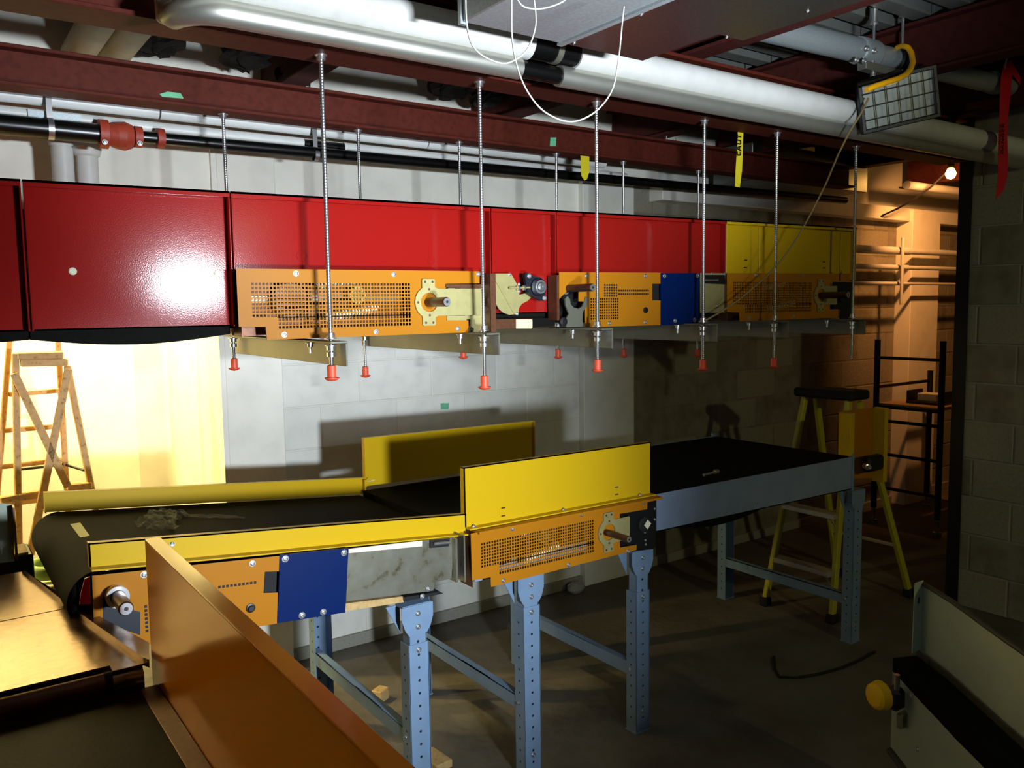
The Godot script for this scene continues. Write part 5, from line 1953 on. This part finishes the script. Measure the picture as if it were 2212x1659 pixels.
# ------------------------------------------------------------------ hanging lamp
func hanging_lamp():
	var z := -1.79
	var c := on_z(1940, 216, z)
	var t := thing("hanging_work_lamp", "unlit black work lamp with wire grille hung by its yellow tube frame", "work lamp", c)
	var tilt := Basis(Vector3.UP, -0.72) * Basis(Vector3(0, 0, 1), 0.2) * Basis(Vector3(1, 0, 0), 0.2)
	var s := Shape.new()
	s.box(c + tilt * Vector3(0, 0.01, -0.045), Vector3(0.26, 0.18, 0.07), 0.012, tilt)
	var h := part("lamp_housing", s, mats.black_steel, t)
	s = Shape.new()
	for e in [[Vector3(0, 0.088, 0), Vector3(0.29, 0.016, 0.03)], [Vector3(0, -0.088, 0), Vector3(0.29, 0.016, 0.03)], [Vector3(-0.137, 0, 0), Vector3(0.016, 0.17, 0.03)], [Vector3(0.137, 0, 0), Vector3(0.016, 0.17, 0.03)]]:
		s.box(c + tilt * e[0], e[1], 0.003, tilt)
	part("bezel", s, mats.black_steel, h)
	s = Shape.new()
	s.box(c + tilt * Vector3(0, 0, -0.006), Vector3(0.26, 0.165, 0.003), 0.0, tilt)
	part("glass", s, mats.lamp_glass, h)
	s = Shape.new()
	s.box(c + tilt * Vector3(0, 0, -0.0085), Vector3(0.26, 0.165, 0.002), 0.0, tilt)
	part("reflector", s, mats.bare_steel, h)
	for k in 5:
		s = Shape.new()
		var x := (k - 2) * 0.045
		s.rod(c + tilt * Vector3(x, -0.085, 0.018), c + tilt * Vector3(x, 0.085, 0.018), 0.0022, 6)
		part("grille_wire", s, mats.black_steel, h)
	for k in 3:
		s = Shape.new()
		var y := (k - 1) * 0.048
		s.rod(c + tilt * Vector3(-0.135, y, 0.018), c + tilt * Vector3(0.135, y, 0.018), 0.0022, 6)
		part("grille_wire", s, mats.black_steel, h)
	var path := []
	for q in [[1872, 194, 0.02], [1890, 186, 0.03], [1915, 178, 0.035], [1940, 170, 0.035], [1956, 162, 0.02], [1967, 150, 0.0], [1972, 135, -0.02], [1969, 115, -0.05], [1962, 103, -0.06], [1950, 99, -0.09], [1938, 103, -0.12]]:
		path.append(on_z(q[0], q[1], z + q[2] + 0.04))
	s = Shape.new()
	s.tube(path, 0.0105, 10)
	part("tube_handle", s, mats.lamp_yellow, t)
	path = []
	for q in [[1950, 168], [1965, 163], [1980, 162], [1990, 167], [1995, 180], [1998, 200], [2003, 215], [2002, 228], [1993, 238]]:
		path.append(on_z(q[0], q[1], z + 0.01))
	s = Shape.new()
	s.tube(path, 0.0105, 10)
	part("tube_frame", s, mats.lamp_yellow, t)
	s = Shape.new()
	s.box(on_z(1926, 178, z + 0.045), Vector3(0.07, 0.016, 0.008), 0.002, Basis(Vector3(0, 0, 1), 0.3))
	part("label", s, mats.label_white, t)
	# its cord
	path = []
	for q in [[1876, 212, -1.83], [1860, 245, -1.84], [1835, 285, -1.86], [1810, 335, -1.95], [1785, 395, -2.05], [1755, 455, -2.1], [1725, 510, -2.12], [1690, 560, -2.14], [1655, 598, -2.15], [1600, 645, -2.15], [1560, 672, -2.15], [1524, 692, -2.17]]:
		path.append(on_z(q[0], q[1], q[2]))
	s = Shape.new()
	s.tube(path, 0.0038, 6)
	solo("lamp_cord", s, mats.cord, "tan cord slung from the unlit lamp down to the hanger rods", "cord")

# ------------------------------------------------------------------ odds and ends
func lettering(t: Node, text: String, at: Vector3, right: Vector3, up: Vector3, size: float, m: Material):
	var tm := TextMesh.new()
	var f := SystemFont.new()
	f.font_names = PackedStringArray(["Droid Sans"])
	f.font_weight = 700
	tm.font = f
	tm.text = text
	tm.font_size = 32
	tm.pixel_size = size / 32.0
	tm.depth = 0.001
	tm.material = m
	var o := MeshInstance3D.new()
	o.mesh = tm
	o.name = numbered("lettering", t)
	t.add_child(o)
	o.transform = Transform3D(Basis(right.normalized(), up.normalized(), right.cross(up).normalized()), at - t.global_position)

func small_things():
	var s: Shape
	# loose wires from the duct
	var k := 0
	for l in [[[1105, -30], [1105, 20], [1106, 80], [1116, 140], [1135, 190], [1165, 232], [1200, 255], [1235, 263], [1270, 252], [1300, 228], [1324, 190], [1336, 130], [1343, 60], [1349, 5]], [[1006, -30], [1006, 20], [1010, 65], [1022, 100], [1045, 122], [1085, 137], [1115, 128], [1140, 105], [1155, 65], [1157, 30], [1149, -30]], [[1110, -20], [1125, 10], [1150, 19], [1180, 17], [1215, 4], [1240, -20]]]:
		var path := []
		for i in l.size() - 1:
			for j in 4:
				var p0: Array = l[maxi(i - 1, 0)]
				var p3: Array = l[mini(i + 2, l.size() - 1)]
				path.append(on_z(cubic_interpolate(l[i][0], l[i + 1][0], p0[0], p3[0], j / 4.0), cubic_interpolate(l[i][1], l[i + 1][1], p0[1], p3[1], j / 4.0), -1.32))
		s = Shape.new()
		s.tube(path, 0.0017, 6)
		solo("loose_wire", s, mats.wire, ["long loop of bare wire hanging below the duct", "smaller loop of bare wire hanging from the duct corner", "short wire bridging the two hanging loops"][k], "wire")
		k += 1
	# marking tape
	for e in [[[[345, 203], [362, 198], [390, 201], [397, 213], [385, 212], [350, 209]], -3.063, "pale green tape scrap stuck on the rear oxide beam"], [[[1189, 297], [1202, 297], [1201, 316], [1188, 316]], -3.063, "square green tape piece on the rear oxide beam"], [[[952, 871], [970, 871], [969, 884], [953, 884]], -3.706, "green tape square on the white block wall"]]:
		s = Shape.new()
		s.plate(outline(e[0], e[1]), Vector3(0, 0, -0.001))
		solo("tape_piece", s, mats.tape_green, e[2], "tape")
	s = Shape.new()
	s.plate(outline([[1254, 336], [1273, 338], [1273, 372], [1268, 387], [1263, 390], [1256, 380]], -3.022), Vector3(0, 0, -0.001))
	solo("paper_tag", s, mats.tape_yellow, "yellow pointed tag hanging under the rear beam", "tag")
	# caution tape end
	var z := -2.272
	var t := thing("caution_tape", "yellow caution tape end hanging under the front beam", "tape", on_z(1597, 405, z))
	s = Shape.new()
	var l := [[1596, 262, 1608, 261], [1594, 283, 1606, 282], [1593, 310, 1605, 310], [1591, 340, 1604, 340], [1589, 370, 1603, 368], [1588, 403, 1598, 405]]
	for i in l.size() - 1:
		var w := 0.006 * sin(i * 1.3)
		var w2 := 0.006 * sin((i + 1) * 1.3)
		var a := on_z(l[i][0], l[i][1], z + w)
		var b := on_z(l[i][2], l[i][3], z + w)
		var c := on_z(l[i + 1][2], l[i + 1][3], z + w2)
		var d := on_z(l[i + 1][0], l[i + 1][1], z + w2)
		s.quad(a, b, c, d, Vector3(0, 0, 1))
		s.quad(a - Vector3(0, 0, 0.0006), b - Vector3(0, 0, 0.0006), c - Vector3(0, 0, 0.0006), d - Vector3(0, 0, 0.0006), Vector3(0, 0, -1))
	part("strip", s, mats.tape_yellow, t)
	lettering(t, "CAUT", on_z(1597, 314, z + 0.009), Vector3(0, 1, 0), Vector3(-1, 0, 0), 0.034, mats.print_black)
	# red danger ribbon by the block wall
	z = -1.85
	t = thing("danger_ribbon", "red printed ribbon hanging from a cable beside the block wall", "ribbon", on_z(2160, 430, z))
	s = Shape.new()
	var m := [[2168, 138, 2186, 128], [2162, 170, 2186, 170], [2160, 210, 2183, 205], [2159, 250, 2178, 248], [2156, 300, 2176, 300], [2156, 350, 2178, 350], [2155, 385, 2176, 380], [2153, 412, 2168, 412], [2151, 434, 2153, 428]]
	for i in m.size() - 1:
		var w := 0.01 * sin(i * 0.9)
		var w2 := 0.01 * sin((i + 1) * 0.9)
		var a := on_z(m[i][0], m[i][1], z + w)
		var b := on_z(m[i][2], m[i][3], z + w)
		var c := on_z(m[i + 1][2], m[i + 1][3], z + w2)
		var d := on_z(m[i + 1][0], m[i + 1][1], z + w2)
		s.quad(a, b, c, d, Vector3(0, 0, 1))
		s.quad(a - Vector3(0, 0, 0.0006), b - Vector3(0, 0, 0.0006), c - Vector3(0, 0, 0.0006), d - Vector3(0, 0, 0.0006), Vector3(0, 0, -1))
	part("strip", s, mats.ribbon_red, t)
	s = Shape.new()
	s.plate(outline([[2183, 128], [2195, 150], [2212, 178], [2216, 190], [2206, 188], [2196, 172], [2186, 160]], z), Vector3(0, 0, -0.001))
	part("loose_end", s, mats.ribbon_red, t)
	lettering(t, "DANGER", on_z(2166, 300, z + 0.013), Vector3(0, 1, 0), Vector3(-1, 0, 0), 0.034, mats.print_black)
	s = Shape.new()
	s.tube([on_z(2183, 20, z), on_z(2184, 88, z), on_z(2177, 118, z), on_z(2169, 150, z)], 0.004, 6)
	solo("ribbon_cable", s, mats.wire, "thin cable from the ceiling carrying the red ribbon", "cable")
	# thin hanger wires by the far beams
	for e in [[1831, 125, 205, -2.5], [1440, 240, 300, -3.2], [1460, 245, 318, -3.2]]:
		s = Shape.new()
		s.rod(on_z(e[0], e[1], e[3]), on_z(e[0], e[2], e[3]), 0.003, 6)
		solo("hanger_wire", s, mats.wire, "short thin hanger wire among the dark ceiling joists", "wire", "ceiling hanger wires")
	# plastic film on the sloping belt
	film_scrap()
	s = Shape.new()
	var ty := func(x): return 1.008 - 0.0905 * (x - 0.3) + 0.0015
	var p0 := on_y(150, 1136, 1.0)
	var p1 := on_y(186, 1163, 1.0)
	s.plate([Vector3(p0.x, ty.call(p0.x), p0.z), Vector3(p0.x + 0.03, ty.call(p0.x + 0.03), p0.z), Vector3(p1.x + 0.01, ty.call(p1.x + 0.01), p1.z), Vector3(p1.x - 0.02, ty.call(p1.x - 0.02), p1.z)], Vector3(0, -0.001, 0))
	solo("tape_strip", s, mats.tape_pale, "pale tape strip across the end of the black belt", "tape")
	# red plastic flap and boxes behind the deck
	s = Shape.new()
	s.plate(outline([[183, 1250], [194, 1246], [196, 1305], [172, 1306], [174, 1285]], -2.19), Vector3(0, 0, -0.004))
	solo("red_flap", s, mats.red_plastic, "red plastic flap beside the orange cover at the belt end", "flap")
	t = thing("cardboard_box", "tall pale cardboard box behind the sloping conveyor end", "box", Vector3(0.36, 0, -3.4))
	s = Shape.new()
	s.span(Vector3(0.26, 0, -3.55), Vector3(0.52, 0.70, -3.26), 0.004)
	part("carton", s, mats.label_white, t)
	s = Shape.new()
	s.plate([Vector3(0.38, 0.70, -3.27), Vector3(0.52, 0.70, -3.27), Vector3(0.54, 0.78, -3.22), Vector3(0.40, 0.78, -3.22)], Vector3(0, 0, -0.004))
	part("flap", s, mats.wood, t)
	s = Shape.new()
	var coil := []
	for i in 40:
		var a := TAU * i / 13.0
		coil.append(Vector3(0.33 + 0.055 * cos(a), 0.722 + i * 0.0006, -3.38 + 0.07 * sin(a)))
	s.tube(coil, 0.018, 8)
	solo("garden_hose", s, mats.hose_green, "coiled green hose lying on the pale cardboard box", "hose")
	s = Shape.new()
	var sc := on_y(795, 1068, 0.92)
	s.plate([Vector3(sc.x, 0.972, sc.z), Vector3(sc.x + 0.03, 0.969, sc.z + 0.012), Vector3(sc.x + 0.022, 0.99, sc.z - 0.02)], Vector3(0, -0.001, 0.001))
	solo("paper_scrap", s, mats.label_white, "tiny white paper scrap at the foot of the tall rear guard", "scrap")
	# floor litter
	for e in [[822, 1512, 0.06, 0.05, 0.05, 0.5, "small square wood offcut on the floor near the stands", -1], [940, 1650, 0.07, 0.03, 0.12, 0.1, "flat wood offcut beside the foot of a grey stand", -1], [1243, 1280, 0.09, 0.05, 0.07, 0.9, "rough stone lump near the back wall under the conveyor", 1]]:
		var c := on_y(e[0], e[1], 0.0)
		s = Shape.new()
		if e[7] > 0:
			var rng := RandomNumberGenerator.new()
			rng.seed = 77
			lump(s, c + Vector3(0, 0.03, 0), Vector3(0.06, 0.034, 0.04), rng, 0.12, 7)
			solo("stone_lump", s, mats.mortar, e[6], "rubble")
		else:
			s.box(c + Vector3(0, e[3] * 0.5, 0), Vector3(e[2], e[3], e[4]), 0.003, Basis(Vector3.UP, e[5]))
			solo("wood_offcut", s, mats.wood, e[6], "offcut")
	s = Shape.new()
	var wl := on_y(1862, 1350, 0.0)
	s.lathe(wl + Vector3(-0.05, 0.02, -0.06), Vector3(0.5, 0.6, 0.2), [[0.014, 0], [0.014, 0.05], [0.02, 0.055], [0.02, 0.075]], 10)
	solo("pipe_cap", s, mats.label_white, "small pale plug lying beside the far stand foot", "plug")
	s = Shape.new()
	var fc := []
	for q in [[1672, 1418], [1674, 1444], [1684, 1462], [1720, 1464], [1770, 1456], [1820, 1442], [1862, 1424], [1890, 1408]]:
		fc.append(on_y(q[0], q[1], 0.006))
	s.tube(fc, 0.006, 6)
	solo("floor_cable", s, mats.rubber, "thin dark cable curled on the floor near the far stand", "cable")
	# take-up stud lying on the long belt
	var b := on_y(1520, 1030, 0.925)
	t = thing("loose_bolt", "loose steel bolt lying on the long black belt", "bolt", b)
	s = Shape.new()
	s.rod(b + Vector3(0, 0.008, 0), b + Vector3(0.075, 0.008, -0.005), 0.006, 8)
	part("shank", s, mats.zinc, t)
	s = Shape.new()
	s.lathe(b + Vector3(0.075, 0.01, -0.005), Vector3(1, 0, 0), [[0.011, 0], [0.011, 0.02]], 6)
	part("nut", s, mats.zinc, t)
	# cable hanging in the passage
	s = Shape.new()
	var sag := []
	for q in [[2045, 372, 6.0], [2010, 405, 6.0], [1975, 430, 6.0], [1940, 450, 6.0], [1905, 466, 6.0]]:
		sag.append(on_x(q[0], q[1], q[2]))
	s.tube(sag, 0.007, 6)
	solo("passage_cable", s, mats.rubber, "dark cable slung from the glowing passage lamp", "cable")

func film_scrap():
	var rng := RandomNumberGenerator.new()
	rng.seed = 12
	var s := Shape.new()
	var belt := func(p: Vector3) -> Vector3: return Vector3(p.x, 1.008 - 0.0905 * (p.x - 0.3) + 0.003, p.z)
	# outline rows in picture places, laid on the belt and crumpled
	var rib := [[290, 1143, 340, 1152], [312, 1122, 390, 1146], [330, 1108, 372, 1136], [362, 1104, 392, 1124], [372, 1107, 380, 1112], [430, 1106, 432, 1113], [485, 1103, 487, 1109], [537, 1103, 538, 1107]]
	var rows := []
	for i in rib.size() - 1:
		for m in 5:
			var row := []
			for j in 13:
				var f := j / 12.0
				var g := m / 5.0
				var u := lerpf(lerpf(rib[i][0], rib[i][2], f), lerpf(rib[i + 1][0], rib[i + 1][2], f), g)
				var v := lerpf(lerpf(rib[i][1], rib[i][3], f), lerpf(rib[i + 1][1], rib[i + 1][3], f), g)
				var p: Vector3 = belt.call(on_y(u, v, 0.985))
				p.y += rng.randf_range(0.0, 0.02) * (1.0 if u < 400 else 0.3) + 0.001
				p.x += rng.randf_range(-0.004, 0.004)
				p.z += rng.randf_range(-0.006, 0.006) * (1.0 if u < 400 else 0.3)
				row.append(p)
			rows.append(row)
	for i in rows.size() - 1:
		for j in 12:
			s.quad(rows[i][j], rows[i][j + 1], rows[i + 1][j + 1], rows[i + 1][j], Vector3.UP)
	solo("plastic_film", s, mats.film, "crumpled clear plastic film scrap lying on the sloping belt", "plastic film")
